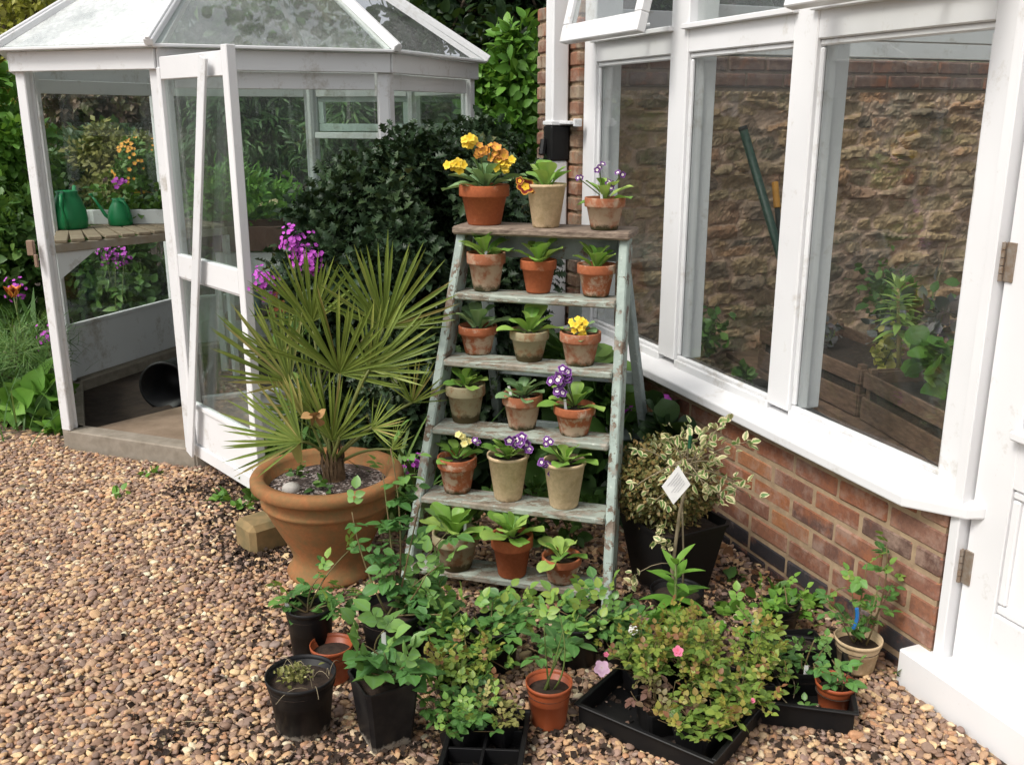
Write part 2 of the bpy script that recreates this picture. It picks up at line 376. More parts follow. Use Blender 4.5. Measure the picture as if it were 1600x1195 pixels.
P_YELLOW = petal_mat('yellow_petal', [(0, (.7, .4, .02)), (.4, (.8, .52, .03)), (1, (.82, .6, .08))])
P_PALE = petal_mat('pale_yellow_petal', [(0, (.75, .6, .15)), (1, (.85, .78, .35))])
P_GOLD = petal_mat('gold_laced_petal', [(0, (.2, .02, .01)), (.12, (.75, .45, .03)), (.42, (.8, .45, .03)), (.5, (.12, .012, .01)), (.8, (.2, .02, .012)), (1, (.7, .35, .05))])
P_ORANGE = petal_mat('orange_petal', [(0, (.7, .4, .03)), (1, (.55, .22, .06))])
P_PINK = petal_mat('pink_petal', [(0, (.75, .5, .25)), (.2, (.85, .62, .72)), (1, (.82, .52, .68))])
P_ROSE = petal_mat('deep_pink_petal', [(0, (.6, .1, .15)), (1, (.72, .2, .32))])
P_WHITE = petal_mat('white_petal', [(0, (.8, .7, .4)), (.2, (.85, .83, .82)), (1, (.85, .82, .82))])
P_MAG = petal_mat('magenta_petal', [(0, (.4, .1, .4)), (1, (.50, .07, .52))])
P_TULIP = petal_mat('tulip_petal', [(0, (.08, .01, .01)), (.5, (.5, .08, .02)), (1, (.8, .38, .06))])
CLAY = clay_mat('terracotta', (.40, .115, .045), lo=.62, bloom=(.42, .24, .15), base=-1)
CLAY_W = clay_mat('weathered_terracotta', (.39, .125, .055), lo=.45, base=.15, rim=-.08, bloom=(.50, .37, .27))
CLAY_P = clay_mat('limed_terracotta', (.38, .14, .07), bloom=(.46, .34, .24), lo=.36, base=.2, spread=.2, rim=-.13)
CLAY_M = clay_mat('mossy_terracotta', (.29, .16, .08), bloom=(.33, .29, .18), lo=.4, moss=(.07, .055, .025), base=.3)
CREAM = clay_mat('cream_clay', (.66, .50, .31), bloom=(.42, .30, .16), lo=.48, moss=(.2, .15, .07), base=.08, spread=.25)
URN = clay_mat('urn_terracotta', (.35, .15, .06), bloom=(.20, .13, .055), lo=.38, moss=(.12, .085, .035), base=.02, spread=.3)
RIMS = {}

# ------------------------------------------------------------------ ground
# wall axes: w runs away along the bay-window wall, nW points out of it towards the garden
YA = R(21.3); w = V(-sin(YA), cos(YA), 0); nW = V(-cos(YA), -sin(YA), 0); O = nW * -2.02
def WP(s, d, z): return O + s * w + d * nW + V(0, 0, z)
def wall_d(x, y): return (x - O[0]) * nW[0] + (y - O[1]) * nW[1]
A = gz(101, 697); B = gz(306, 729); e = B - A; an = math.atan2(e[1], e[0]); aL = np.hypot(e[0], e[1]); LL = 1.0
def stp(p, ang, l): return p + l * V(cos(ang), sin(ang), 0)
Cc = stp(B, an + pi / 4, LL); Dd = stp(Cc, an + pi / 2, LL); Ee = stp(Dd, an + .75 * pi, LL); Ff = stp(Ee, an + pi, aL); Gg = stp(Ff, an + 1.25 * pi, LL); Hh = stp(Gg, an + 1.5 * pi, LL)
OCT = [A, B, Cc, Dd, Ee, Ff, Gg, Hh]; CTR = sum(OCT) / 8
def in_oct(x, y, m=0.0):
    r = np.ones_like(x, bool)
    for i in range(8):
        p, q = OCT[i], OCT[(i + 1) % 8]; ed = unit(q - p)
        r &= (ed[0] * (y - p[1]) - ed[1] * (x - p[0])) > -m
    return r
def sheet(name, poly, z, m, kind='structure'):
    mb = MB(); p = np.array([(x, y, z) for x, y in poly]); mb.add(p, [tuple(range(len(p)))]); return obj(name, mb, m, None, kind=kind)

m, nt, b, n, l = mat('earth'); nz = noise(nt, .8, 6, .65, coord='Object'); nf = noise(nt, 30, 5, .7)
c = mix(nt, step(nt, nf.outputs[0], .3, .7), (.05, .034, .022), (.02, .013, .009)); c = mix(nt, step(nt, nz.outputs[0], .5, .66), c, (.035, .07, .018))
l.new(c, b.inputs['Base Color']); b.inputs['Roughness'].default_value = .95; bump(nt, b, nf.outputs[0], .8, .02); EARTH = m
sheet('ground', [(-90, -60), (90, -60), (90, 160), (-90, 160)], -.03, EARTH)
m, nt, b, n, l = mat('gravel_base'); tc = n.new('ShaderNodeTexCoord'); vo = n.new('ShaderNodeTexVoronoi'); vo.inputs['Scale'].default_value = 38; l.new(tc.outputs['Object'], vo.inputs['Vector'])
PEB = [(0, (0.154, 0.098, 0.073)), (.10, (0.320, 0.197, 0.131)), (.20, (0.237, 0.165, 0.131)), (.30, (0.488, 0.303, 0.179)), (.40, (0.684, 0.445, 0.236)), (.48, (0.320, 0.216, 0.184)), (.58, (0.391, 0.235, 0.153)), (.66, (0.545, 0.289, 0.153)), (.74, (0.833, 0.616, 0.341)), (.82, (0.432, 0.289, 0.201)), (.9, (0.279, 0.210, 0.184)), (.95, (0.640, 0.445, 0.269)), (1, (0.833, 0.772, 0.548))]
sx = n.new('ShaderNodeSeparateColor'); l.new(vo.outputs['Color'], sx.inputs[0]); rp = ramp(nt, PEB); l.new(sx.outputs[0], rp.inputs[0])
c = mix(nt, step(nt, vo.outputs['Distance'], .35, .7), mix(nt, .3, rp.outputs[0], (.05, .033, .022)), (.05, .034, .022))
l.new(c, b.inputs['Base Color']); b.inputs['Roughness'].default_value = .8; bump(nt, b, vo.outputs['Distance'], -.8, .015)
GBASE = m
gp = [(-7, -4)] + [tuple(WP(s, 0, 0)[:2]) for s in (-5, 4.2)] + [(-.2, 4.2), (-.9, 4.4), (-1.5, 4.6), (-2.3, 4.95), (-2.75, 5.0), (-3.4, 4.95), (-7, 5.2)]
sheet('gravel_path', gp, -.012, GBASE)

# pebbles: one geometry-nodes object
def pebbles():
    m, nt, b, n, l = mat('pebble'); oi = n.new('ShaderNodeObjectInfo'); rp = ramp(nt, PEB, 'LINEAR'); l.new(oi.outputs['Random'], rp.inputs[0])
    nz = noise(nt, 1.2, 5, .7); c = mix(nt, step(nt, nz.outputs[0], .3, .75), rp.outputs[0], mix(nt, .45, rp.outputs[0], (.09, .055, .035)))
    l.new(c, b.inputs['Base Color']); b.inputs['Roughness'].default_value = .62; b.inputs['Specular IOR Level'].default_value = .35
    P = []
    for sp, r0, r1, z in ((.0155, .0060, .0090, -.005), (.0215, .0065, .0118, .001)):
        xs = np.arange(-3.6, 1.75, sp); ys = np.arange(1.75, 5.1, sp); X, Y = np.meshgrid(xs, ys)
        X = X + rng.uniform(-.5, .5, X.shape) * sp; Y = Y + rng.uniform(-.5, .5, X.shape) * sp; X = X.ravel(); Y = Y.ravel()
        k = (wall_d(X, Y) > .012) & ~in_oct(X, Y, .03) & (abs(X) < (Y * .62 + .25))
        edge = 4.72 + .1 * np.sin(X * 5) + .06 * np.sin(X * 13) - np.clip((X + .9) * .35, 0, .35)
        k &= (Y < edge + rng.normal(0, .05, X.shape))
        k &= ~((wall_d(X, Y) < .09) & (np.abs((X - O[0]) * w[0] + (Y - O[1]) * w[1] - .4) < 1.5))
        X, Y = X[k], Y[k]; n_ = len(X)
        z_ = z + .004 * np.sin(X * 7 + Y * 3) + .004 * np.sin(Y * 11 - X * 4) + rng.uniform(-.003, .005, n_)
        r = rng.uniform(r0, r1, n_) * np.where(rng.random(n_) < .06, 1.45, 1)
        sc = np.stack([r * rng.uniform(.95, 1.4, n_), r * rng.uniform(.85, 1.1, n_), r * rng.uniform(.45, .75, n_)], 1)
        rot = np.stack([rng.normal(0, .22, n_), rng.normal(0, .22, n_), rng.uniform(0, 6.28, n_)], 1)
        P.append((np.stack([X, Y, z_], 1), sc, rot))
    co = np.concatenate([p[0] for p in P]); sc = np.concatenate([p[1] for p in P]); ro = np.concatenate([p[2] for p in P])
    me = bpy.data.meshes.new('gravel'); me.vertices.add(len(co)); me.vertices.foreach_set('co', co.astype(np.float32).ravel())
    for nm, arr in (('scl', sc), ('rot', ro)):
        a = me.attributes.new(nm, 'FLOAT_VECTOR', 'POINT'); a.data.foreach_set('vector', arr.astype(np.float32).ravel())
    me.materials.append(m)
    o = bpy.data.objects.new('gravel', me); COL.objects.link(o); o['kind'] = 'stuff'; o['label'] = 'brown and tan pebbles spread over the yard'
    g = bpy.data.node_groups.new('pebble_scatter', 'GeometryNodeTree'); g.interface.new_socket('Geometry', in_out='INPUT', socket_type='NodeSocketGeometry'); g.interface.new_socket('Geometry', in_out='OUTPUT', socket_type='NodeSocketGeometry')
    N = g.nodes; Lk = g.links; gi = N.new('NodeGroupInput'); go = N.new('NodeGroupOutput')
    gti = N.new('GeometryNodeGeometryToInstance')
    for k in range(5):
        ico = N.new('GeometryNodeMeshIcoSphere'); ico.inputs['Subdivisions'].default_value = 3; ico.inputs['Radius'].default_value = 1
        spn = N.new('GeometryNodeSetPosition'); pos = N.new('GeometryNodeInputPosition'); tn = N.new('ShaderNodeTexNoise'); tn.inputs['Scale'].default_value = .6; tn.inputs['Detail'].default_value = 1
        va = N.new('ShaderNodeVectorMath'); va.operation = 'ADD'; va.inputs[1].default_value = (k * 9.3, k * 4.1, k * 2.7); Lk.new(pos.outputs[0], va.inputs[0]); Lk.new(va.outputs[0], tn.inputs['Vector'])
        vs = N.new('ShaderNodeVectorMath'); vs.operation = 'SUBTRACT'; vs.inputs[1].default_value = (.5, .5, .5); Lk.new(tn.outputs['Color'], vs.inputs[0])
        vm = N.new('ShaderNodeVectorMath'); vm.operation = 'SCALE'; vm.inputs['Scale'].default_value = 1.05; Lk.new(vs.outputs[0], vm.inputs[0])
        Lk.new(ico.outputs[0], spn.inputs['Geometry']); Lk.new(vm.outputs[0], spn.inputs['Offset'])
        ss = N.new('GeometryNodeSetShadeSmooth'); Lk.new(spn.outputs[0], ss.inputs[0])
        sm = N.new('GeometryNodeSetMaterial'); sm.inputs['Material'].default_value = m; Lk.new(ss.outputs[0], sm.inputs[0]); Lk.new(sm.outputs[0], gti.inputs[0])
    iop = N.new('GeometryNodeInstanceOnPoints'); Lk.new(gi.outputs[0], iop.inputs['Points']); Lk.new(gti.outputs[0], iop.inputs['Instance']); iop.inputs['Pick Instance'].default_value = True
    for nm, sk in (('scl', 'Scale'), ('rot', 'Rotation')):
        na = N.new('GeometryNodeInputNamedAttribute'); na.data_type = 'FLOAT_VECTOR'; na.inputs['Name'].default_value = nm; Lk.new(na.outputs['Attribute'], iop.inputs[sk])
    Lk.new(iop.outputs[0], go.inputs[0])
    md = o.modifiers.new('scatter', 'NODES'); md.node_group = g
pebbles()

# ------------------------------------------------------------------ greenhouse (irregular octagon)
ZB, ZE = .085, 1.86
def up(p, z): return V(p[0], p[1], z)
def greenhouse():
    t = thing('greenhouse', 'white framed octagonal glass greenhouse with its door standing open', 'greenhouse', up(CTR, 0))
    mb = MB()
    CONC = plain('concrete_sill', (.30, .26, .21), .9, scale=18, bs=.4, col2=(.2, .17, .13))
    for i in range(8):
        p, q = OCT[i], OCT[(i + 1) % 8]; inn = unit(CTR - (p + q) / 2) * .05
        beam(mb, up(p, ZB / 2 - .02) + inn, up(q, ZB / 2 - .02) + inn, .1, ZB + .04, ch=.006)
    obj('base_beam', mb, CONC, t)
    # posts, each with the two glazing rebates
    for i in range(8):
        p = OCT[i]; o = unit(p - CTR); mb = MB()
        tl, tr = unit(OCT[(i - 1) % 8] - p), unit(OCT[(i + 1) % 8] - p)
        for tt in (tl, tr):
            nn = unit(np.cross(tt, V(0, 0, 1))); nn = nn if nn @ o > 0 else -nn
            a0 = p + tt * .026 - nn * .012
            beam(mb, up(a0, ZB), up(a0, ZE - .05), .050, .026, up=nn, ch=.004)
            a1 = p + tt * .02 - nn * .045
            beam(mb, up(a1, ZB), up(a1, ZE - .05), .03, .05, up=nn, ch=.004)
        obj('post', mb, WHITE_OLD, t)
    # eaves beams
    for i in range(8):
        p, q = OCT[i], OCT[(i + 1) % 8]; o = unit((p + q) / 2 - CTR); mb = MB()
        pp, qq = p + unit(p - CTR) * .01, q + unit(q - CTR) * .01
        beam(mb, up(pp, ZE - .045), up(qq, ZE - .045), .03, .085, ch=.003)
        beam(mb, up(pp + unit(p - CTR) * .035, ZE + .006), up(qq + unit(q - CTR) * .035, ZE + .006), .05, .014, ch=.003)
        obj('eaves_beam', mb, WHITE_OLD, t)
    # roof
    zt = 2.68; apex = up(CTR, zt)
    for i in range(8):
        p, q = OCT[i], OCT[(i + 1) % 8]; pp = up(p + unit(p - CTR) * .055, ZE + .016); qq = up(q + unit(q - CTR) * .055, ZE + .016)
        nn = unit(np.cross(qq - pp, apex - pp)); mb = MB(); k = .97
        ps = [pp, qq, qq + (apex - qq) * k, pp + (apex - pp) * k]; prism(mb, [x - nn * .002 for x in ps], nn * .004)
        obj('roof_pane', mb, GLASS_SKY if i in (0, 7) else GLASS_ROOF, t)  # left panes: bright sky reflection painted in as a white film
        mb = MB(); dirn = unit(apex - pp); side = unit(np.cross(dirn, V(0, 0, 1)))
        upv = np.cross(side, dirn)
        beam(mb, pp - dirn * .02 + upv * .012, apex, .042, .03, up=upv, ch=.004); beam(mb, pp - dirn * .02 + upv * .03, apex + upv * .018, .022, .012, up=upv, ch=.003)
        beam(mb, pp - dirn * -.02 - upv * .022, apex - upv * .022, .03, .03, up=upv, ch=.003)
        obj('roof_bar', mb, WHITE_OLD, t)
    mb = MB(); lathe(mb, [(.001, zt - .06), (.16, zt - .06), (.15, zt + .02), (.05, zt + .1), (.001, zt + .12)], up(CTR, 0), 16); obj('roof_cap', mb, WHITE_OLD, t, smooth=True)
    # walls
    for i in range(1, 8):
        p, q = OCT[i], OCT[(i + 1) % 8]; d = unit(q - p); o = unit(np.cross(d, V(0, 0, 1))); p2, q2 = p + d * .06, q - d * .06; inn = -o * .03
        zk = ZB + .30 if i != 1 else ZB + .22
        mb = MB(); beam(mb, up(p2, (ZB + zk) / 2) + inn, up(q2, (ZB + zk) / 2) + inn, .012, zk - ZB, ch=.003); beam(mb, up(p2, zk + .012) + inn, up(q2, zk + .012) + inn, .03, .024, ch=.003)
        obj('kick_panel', mb, WHITE_OLD, t)
        mb = MB(); beam(mb, up(p2, ZE - .125) + inn, up(q2, ZE - .125) + inn, .02, .075, ch=.003); obj('head_rail', mb, WHITE_OLD, t)
        mb = MB(); beam(mb, up(p2, (zk + .024 + ZE - .16) / 2) + inn, up(q2, (zk + .024 + ZE - .16) / 2) + inn, .004, ZE - .16 - zk - .024, ch=.0005); obj('wall_pane', mb, GLASS_GH, t)
        if i == 4:                                   # opening vent in the back wall
            v = MB(); z0, z1 = 1.50, ZE - .17
            for (a_, b_) in ((up(p2, z0), up(q2, z0)), (up(p2, z1), up(q2, z1))): beam(v, a_ + inn + o * .03, b_ + inn + o * .03, .03, .05)
            for x in (p2 + d * .02, q2 - d * .02): beam(v, up(x, z0 + .026) + inn + o * .03, up(x, z1 - .026) + inn + o * .03, .03, .04, up=d)
            beam(v, up(p2, z0 - .05) - o * .06, up(q2, z0 - .05) - o * .06, .03, .04); obj('vent_frame', v, WHITE_OLD, t)
    # open door hinged on post B
    fr = V(-1.045, 3.745, 0); h = B + unit(fr - B) * .03; d = unit(fr - h); o = unit(np.cross(d, V(0, 0, 1))); L = np.linalg.norm((fr - h)[:2]); z0, z1 = .07, 1.84
    mb = MB()
    beam(mb, up(h, z0), up(h, z1 - .06), .032, .034, up=d); f2 = h + d * L; beam(mb, up(f2, z0), up(f2, z1), .038, .048, up=d)
    a_, b_ = h + d * .024, f2 - d * .029
    for z, hh in ((z1 - .065, .09), (.955, .10), (z0 + .03, .06)): beam(mb, up(a_, z), up(b_, z), .032, hh)
    beam(mb, up(a_, .905) - o * .02, up(b_, .905) - o * .02, .06, .018); beam(mb, up(a_, z0 + .25), up(b_, z0 + .25), .03, .022)
    dr = obj('door', mb, WHITE, t)
    mb = MB(); beam(mb, up(a_, z0 + .15), up(b_, z0 + .15), .012, .175, ch=.002); obj('door_kick_panel', mb, WHITE, dr)
    for zl, zh in ((z0 + .262, .894), (1.006, z1 - .112)):
        mb = MB(); beam(mb, up(a_, (zl + zh) / 2), up(b_, (zl + zh) / 2), .004, zh - zl, ch=.0005); obj('door_pane', mb, GLASS_GH, dr)
    mb = MB(); q0, q1 = h + d * .03 + o * .045, f2 - d * .12 + o * .045
    if o @ V(0, -1, 0) < 0: q0, q1 = h + d * .03 - o * .045, f2 - d * .12 - o * .045
    beam(mb, up(q0, z0 + .02), up(q1, z1 - .04), .012, .062, up=d, ch=.002); obj('diagonal_stay', mb, WHITE_OLD, dr)
    mb = MB(); tube(mb, [up(f2 - d * .03, .965) - o * .03, up(f2 - d * .12, .965) - o * .045], .007); obj('door_handle', mb, BLACK, dr)
    mb = MB(); box(mb, up(A, .99) + V(-.02, -.03, 0), (.016, .012, .035)); box(mb, up(A, .93) + V(-.0, -.035, 0), (.008, .008, .03)); obj('door_catch', mb, plain('rusty_metal', (.3, .2, .14), .7, scale=60), t)
    return t
greenhouse()

# greenhouse contents
sl = MB(); p4 = [B + unit(CTR - B) * .35, B + V(.25, .25, 0) + unit(CTR - B) * .1]
def slab():
    mb = MB(); c = (A + B) / 2; d = unit(B - A); iN = V(-d[1], d[0], 0)
    pts = [up(c + d * .36 + iN * .11, .03), up(c + d * .34 + iN * .72, .03), up(c - d * .12 + iN * .62, .03), up(c - d * .3 + iN * .11, .03)]
    prism(mb, pts, V(0, 0, .045))
    tag(obj('paving_slab', mb, plain('paving_stone', (.27, .20, .14), .9, scale=9, bs=.4, col2=(.17, .12, .08)), None, loc=c), 'worn brown paving slab just inside the open greenhouse doorway', 'paving slab')
slab()
mb = MB(); cz = [up(p + unit(CTR - p) * .08, .02) for p in OCT]; mb.add(cz, [tuple(range(8))]); obj('greenhouse_soil', mb, plain('dark_damp_soil', (.05, .034, .024), .95, col2=(.022, .015, .011), scale=14, bs=1.0), None, kind='structure')
WOOD_GREY = plain('weathered_wood', (.34, .27, .19), .85, scale=9, bs=.4, col2=(.2, .15, .10), stretch=(1, 6, 1))
def bench():
    # slatted staging along the walls A-H and H-G
    zt = .95
    t = thing('potting_bench', 'slatted wooden staging along the left glass wall of the greenhouse', 'bench', up((A + Hh) / 2, 0))
    P1, P2 = gz(80, 379, zt), gz(264, 361, zt); P2 = P1 + (P2 - P1) * 1.55
    hb, gb = Hh + unit(CTR - Hh) * .07, Gg + unit(CTR - Gg) * .07; mb = MB(); n_ = 11
    for i in range(n_):
        f = (i + .5) / n_; p_, q_ = up(P1 + (P2 - P1) * f, zt), up(hb + (gb - hb) * f, zt); beam(mb, p_ + unit(p_ - q_) * .012, q_, .068, .018)
    obj('slats', mb, WOOD_GREY, t)
    mb = MB(); beam(mb, up(P1, zt - .032), up(P2, zt - .032), .03, .044); beam(mb, up(hb, zt - .03), up(gb, zt - .03), .03, .04); beam(mb, up(P1, zt - .0315), up(hb, zt - .0315), .026, .04); beam(mb, up(P2, zt - .0315), up(gb, zt - .0315), .026, .04); obj('rail', mb, plain('bench_rail_wood', (.30, .235, .165), .85, scale=12, bs=.3, col2=(.38, .34, .29)), t)
    for p in (P2, gb):
        mb = MB(); p = p + unit(CTR - p) * -.02; beam(mb, up(p, .02), up(p, zt - .056), .035, .035, up=unit(CTR - p)); obj('bench_leg', mb, WHITE_OLD, t)
    inn = unit(P2 - P1); a0 = P1 + inn * .02
    mb = MB(); prism(mb, [up(a0, zt - .056), up(a0 + inn * .22, zt - .056), up(a0, zt - .2)], V(-.012, .02, 0)); obj('bracket', mb, WHITE_OLD, t)
    return zt + .009
BZ = bench()
GREEN_PL = plain('green_plastic', (.015, .22, .075), .35, scale=4, bs=.02, col2=(.012, .17, .06))
def can_big(c):
    t = thing('watering_can', 'large green plastic watering can with closed loop handle on the greenhouse staging', 'watering can', c, 'green watering cans on the staging')
    mb = MB(); lathe(mb, [(.001, 0), (.085, 0), (.094, .012), (.098, .05), (.09, .11), (.072, .165), (.056, .195), (.06, .21), (.055, .212), (.048, .196), (.001, .19)], c, 28); obj('can_body', mb, GREEN_PL, t, True)
    mb = MB(); tube(mb, [c + V(.0, -.058, .205), c + V(.012, -.1, .19), c + V(.018, -.118, .14), c + V(.02, -.118, .08), c + V(.02, -.1, .03), c + V(.02, -.09, .012)], .0125, .0125, 8); obj('handle', mb, GREEN_PL, t, True)
    mb = MB(); tube(mb, arc(c + V(-.02, .09, .05), c + V(-.06, .24, .22), -.01, 6), .02, .012, 8); obj('spout', mb, GREEN_PL, t, True)
def can_small(c):
    t = thing('watering_can', 'small green watering can with thin upturned spout on the greenhouse staging', 'watering can', c, 'green watering cans on the staging')
    mb = MB(); lathe(mb, [(.001, 0), (.06, 0), (.068, .01), (.068, .05), (.058, .095), (.04, .13), (.033, .142), (.037, .155), (.033, .156), (.028, .144), (.001, .14)], c, 28); obj('can_body', mb, GREEN_PL, t, True)
    mb = MB(); tube(mb, [c + V(.02, -.03, .148), c + V(.05, -.045, .14), c + V(.07, -.05, .11), c + V(.075, -.045, .06), c + V(.066, -.03, .03)], .008, .008, 8); obj('handle', mb, GREEN_PL, t, True)
    mb = MB(); tube(mb, [c + V(-.05, 0, .03), c + V(-.085, 0, .06), c + V(-.12, 0, .12), c + V(-.155, 0, .175)], .013, .006, 8); lathe(mb, [(.001, .0), (.012, .0), (.012, .01), (.001, .012)], c + V(-.157, 0, .172), 10); obj('spout', mb, GREEN_PL, t, True)
can_big(gz(111, 357, BZ)); can_small(gz(189, 352, BZ))
# planted troughs and odds and ends inside
def trough(nm, lab, p, q, wd, ht, z, m, leafm, nleaf, lh, ls, flower=None):
    t = thing(nm, lab, 'planter', up((p + q) / 2, z)); x, d, zz = frame(q - p)
    mb = MB()
    for s in (-1, 1): beam(mb, up(p + x * s * wd / 2, z + ht / 2), up(q + x * s * wd / 2, z + ht / 2), .018, ht)
    for e_ in (p, q): beam(mb, up(e_ - x * (wd / 2 - .01), z + ht / 2), up(e_ + x * (wd / 2 - .01), z + ht / 2), .018, ht)
    obj('trough', mb, m, t)
    mb = MB(); mb.add([up(p - x * wd / 2, z + ht - .025), up(q - x * wd / 2, z + ht - .025), up(q + x * wd / 2, z + ht - .025), up(p + x * wd / 2, z + ht - .025)], [(0, 1, 2, 3)]); obj('soil', mb, SOIL, t)
    n_ = nleaf; f = rng.random((n_, 1)); P_ = p + (q - p) * f + x * rng.uniform(-.5, .5, (n_, 1)) * wd; P_[:, 2] = z + ht - .02 + rng.random(n_) ** 1.4 * lh * (.5 + .5 * np.sin(f[:, 0] * 17))
    mb = MB(); put(mb, LEAFW, P_, rdir(n_, .5), rdir(n_, 1.2), rng.uniform(.6, 1.2, n_) * ls); obj('foliage', mb, leafm, t, True)
    if flower:
        fm, pos, r_ = flower
        for q in pos: mb = MB(); disc(mb, q, rdir(1, .2)[0] * .5 + V(0, -1, .4), r_); obj('flower', mb, fm, t, True)
iAH = unit(CTR - (A + Hh) / 2); 
pz = gz(128, 347, BZ + .02); qz = gz(262, 346, BZ + .02); pz = pz + V(0, .16, 0); qz = qz + V(0, .16, 0)
fl = np.array([gy(187, 285, pz[1] + .05) + rng.normal(0, .018, 3) for _ in range(9)])
trough('planter_trough', 'long white plank trough of seedlings behind the green cans', up(pz, 0), up(qz, 0), .2, .085, BZ, WHITE_OLD, MIDG, 420, .17, .05, (P_MAG, fl, .016))
pz = Gg + unit(CTR - Gg) * .25 + V(.12, 0, 0); qz = Ff + unit(CTR - Ff) * .25
trough('planter_trough', 'dark wooden bed of leafy seedlings along the back glass', up(pz, 0), up(qz, 0), .3, .16, .78, plain('dark_stained_wood', (.10, .05, .03), .7, scale=10, bs=.3), BRIGHT, 700, .28, .07)
def work_bench():
    t = thing('work_bench', 'brown topped bench with white panelled front across the greenhouse', 'bench', up(CTR, 0))
    p, q = gz(335, 388, .80), gz(470, 386, .80); p = up(p, .78) + V(0, .0, 0); q = up(q, .78) + V(.05, 0, 0)
    mb = MB(); x = unit(q - p); y = V(-x[1], x[0], 0); prism(mb, [p, q, q + y * .5, p + y * .5], V(0, 0, .02)); beam(mb, p - y * .012 + V(0, 0, .075), q - y * .012 + V(0, 0, .075), .02, .15); obj('bench_top', mb, plain('brown_tray', (.13, .065, .045), .6, scale=6, bs=.1), t)
    mb = MB(); beam(mb, up(p, .67) + y * .02, up(q, .67) + y * .02, .02, .2); obj('front_panel', mb, WHITE_OLD, t)
    for z_ in (p, q):
        mb = MB(); beam(mb, up(z_ + y * .03, .02), up(z_ + y * .03, .57), .04, .04, up=y); obj('bench_leg', mb, WHITE_OLD, t)
    mb = MB(); prism(mb, [up(p + y * .05, .34), up(q + y * .05, .34), up(q + y * .45, .34), up(p + y * .45, .34)], V(0, 0, .02)); obj('shelf', mb, WOOD_GREY, t)
    return p, q, y
wp, wq, wy = work_bench()
mb = MB(); c = up(wp + (wq - wp) * .32 + wy * .14, .361); lathe(mb, [(.001, 0), (.05, 0), (.055, .01), (.055, .2), (.03, .24), (.026, .3), (.032, .305), (.032, .325), (.001, .325)], c, 20)
tag(obj('jar', mb, plain('blue_glass', (.22, .36, .36), .15, scale=3, bs=0), None, True, loc=c), 'pale blue bottle on the lower shelf seen through the greenhouse door', 'bottle')
c = up(wp + (wq - wp) * .74 + wy * .1, .361)
t = thing('flower_pot', 'large empty terracotta pot upside down under the brown bench', 'flower pot', c); mb = MB(); lathe(mb, [(.125, 0), (.135, 0), (.135, .045), (.118, .05), (.09, .23), (.03, .235), (.001, .235)], c, 28); obj('clay_pot', mb, CLAY, t, True)
c = gz(290, 612, .03) + V(-.02, -.12, 0); mb = MB(); prof = [(.001, 0), (.10, 0), (.13, .25), (.14, .25), (.14, .27), (.125, .27), (.095, .02), (.001, .02)]
lathe(mb, prof, V(0, 0, 0), 28); v = mb.v[0]; v = v[:, [0, 2, 1]]; v[:, 1] = .12 - v[:, 1]; mb.v[0] = v + up(c, .14)
tag(obj('bucket', mb, BLACK, None, True, loc=c), 'black plastic bucket lying on its side on the greenhouse soil', 'bucket')
# papers and cane on the bench
c = gz(425, 322, .965); mb = MB()
for k in range(5):
    d_ = V(rng.uniform(.06, .1), rng.uniform(-.03, .03), 0); o_ = c + V(rng.uniform(-.09, .09), rng.uniform(-.05, .05), 0); prism(mb, [o_ - d_, o_ + V(.0, -.05, .0), o_ + d_, o_ + V(.01, .06, .04)], V(0, 0, .004))
tag(obj('paper_scraps', mb, plain('crumpled_paper', (.55, .45, .25), .8, scale=9, bs=.2), None, loc=c), 'crumpled yellowish paper bags lying on the greenhouse bench', 'paper bags')

# ------------------------------------------------------------------ lean-to: brick, stone, window wall, door
BRK = [(0, (.12, .07, .055)), (.15, (.22, .10, .065)), (.3, (.33, .12, .055)), (.42, (.23, .115, .085)), (.55, (.38, .145, .06)), (.68, (.19, .11, .09)), (.8, (.29, .14, .09)), (.92, (.40, .17, .07)), (1, (.28, .17, .13))]
def brick_mat(name, stops, pale=.66, palec=(.38, .27, .21)):
    m, nt, b, n, l = mat(name); rp = ramp(nt, stops); l.new(attr(nt, 'rnd'), rp.inputs[0]); a = noise(nt, 12, 6, .7); f = noise(nt, 70, 5, .7); g = noise(nt, 3.5, 4)
    c = mix(nt, step(nt, f.outputs[0], .35, .7), rp.outputs[0], mix(nt, .45, rp.outputs[0], (.06, .035, .03))); c = mix(nt, step(nt, a.outputs[0], pale - .06, pale + .1), c, mix(nt, .6, c, palec)); c = mix(nt, step(nt, g.outputs[0], .45, .62), c, mix(nt, .5, c, (.10, .055, .05))); c = mix(nt, step(nt, noise(nt, 7, 5, .7).outputs[0], .52, .66), c, mix(nt, .55, c, (.38, .14, .06))); c = mix(nt, step(nt, noise(nt, 5, 6, .75).outputs[0], .56, .72), c, mix(nt, .5, c, (.36, .29, .26)))
    l.new(c, b.inputs['Base Color']); b.inputs['Roughness'].default_value = .85; b.inputs['Specular IOR Level'].default_value = .25; bump(nt, b, f.outputs[0], .45, .004); return m
BRICK = brick_mat('red_brick', BRK, .53)
BLUEB = brick_mat('blue_brick', [(0, (.02, .021, .026)), (1, (.05, .05, .055))], .72)
MORTAR = plain('mortar', (.40, .29, .18), .95, scale=30, bs=.8, col2=(.27, .19, .12))
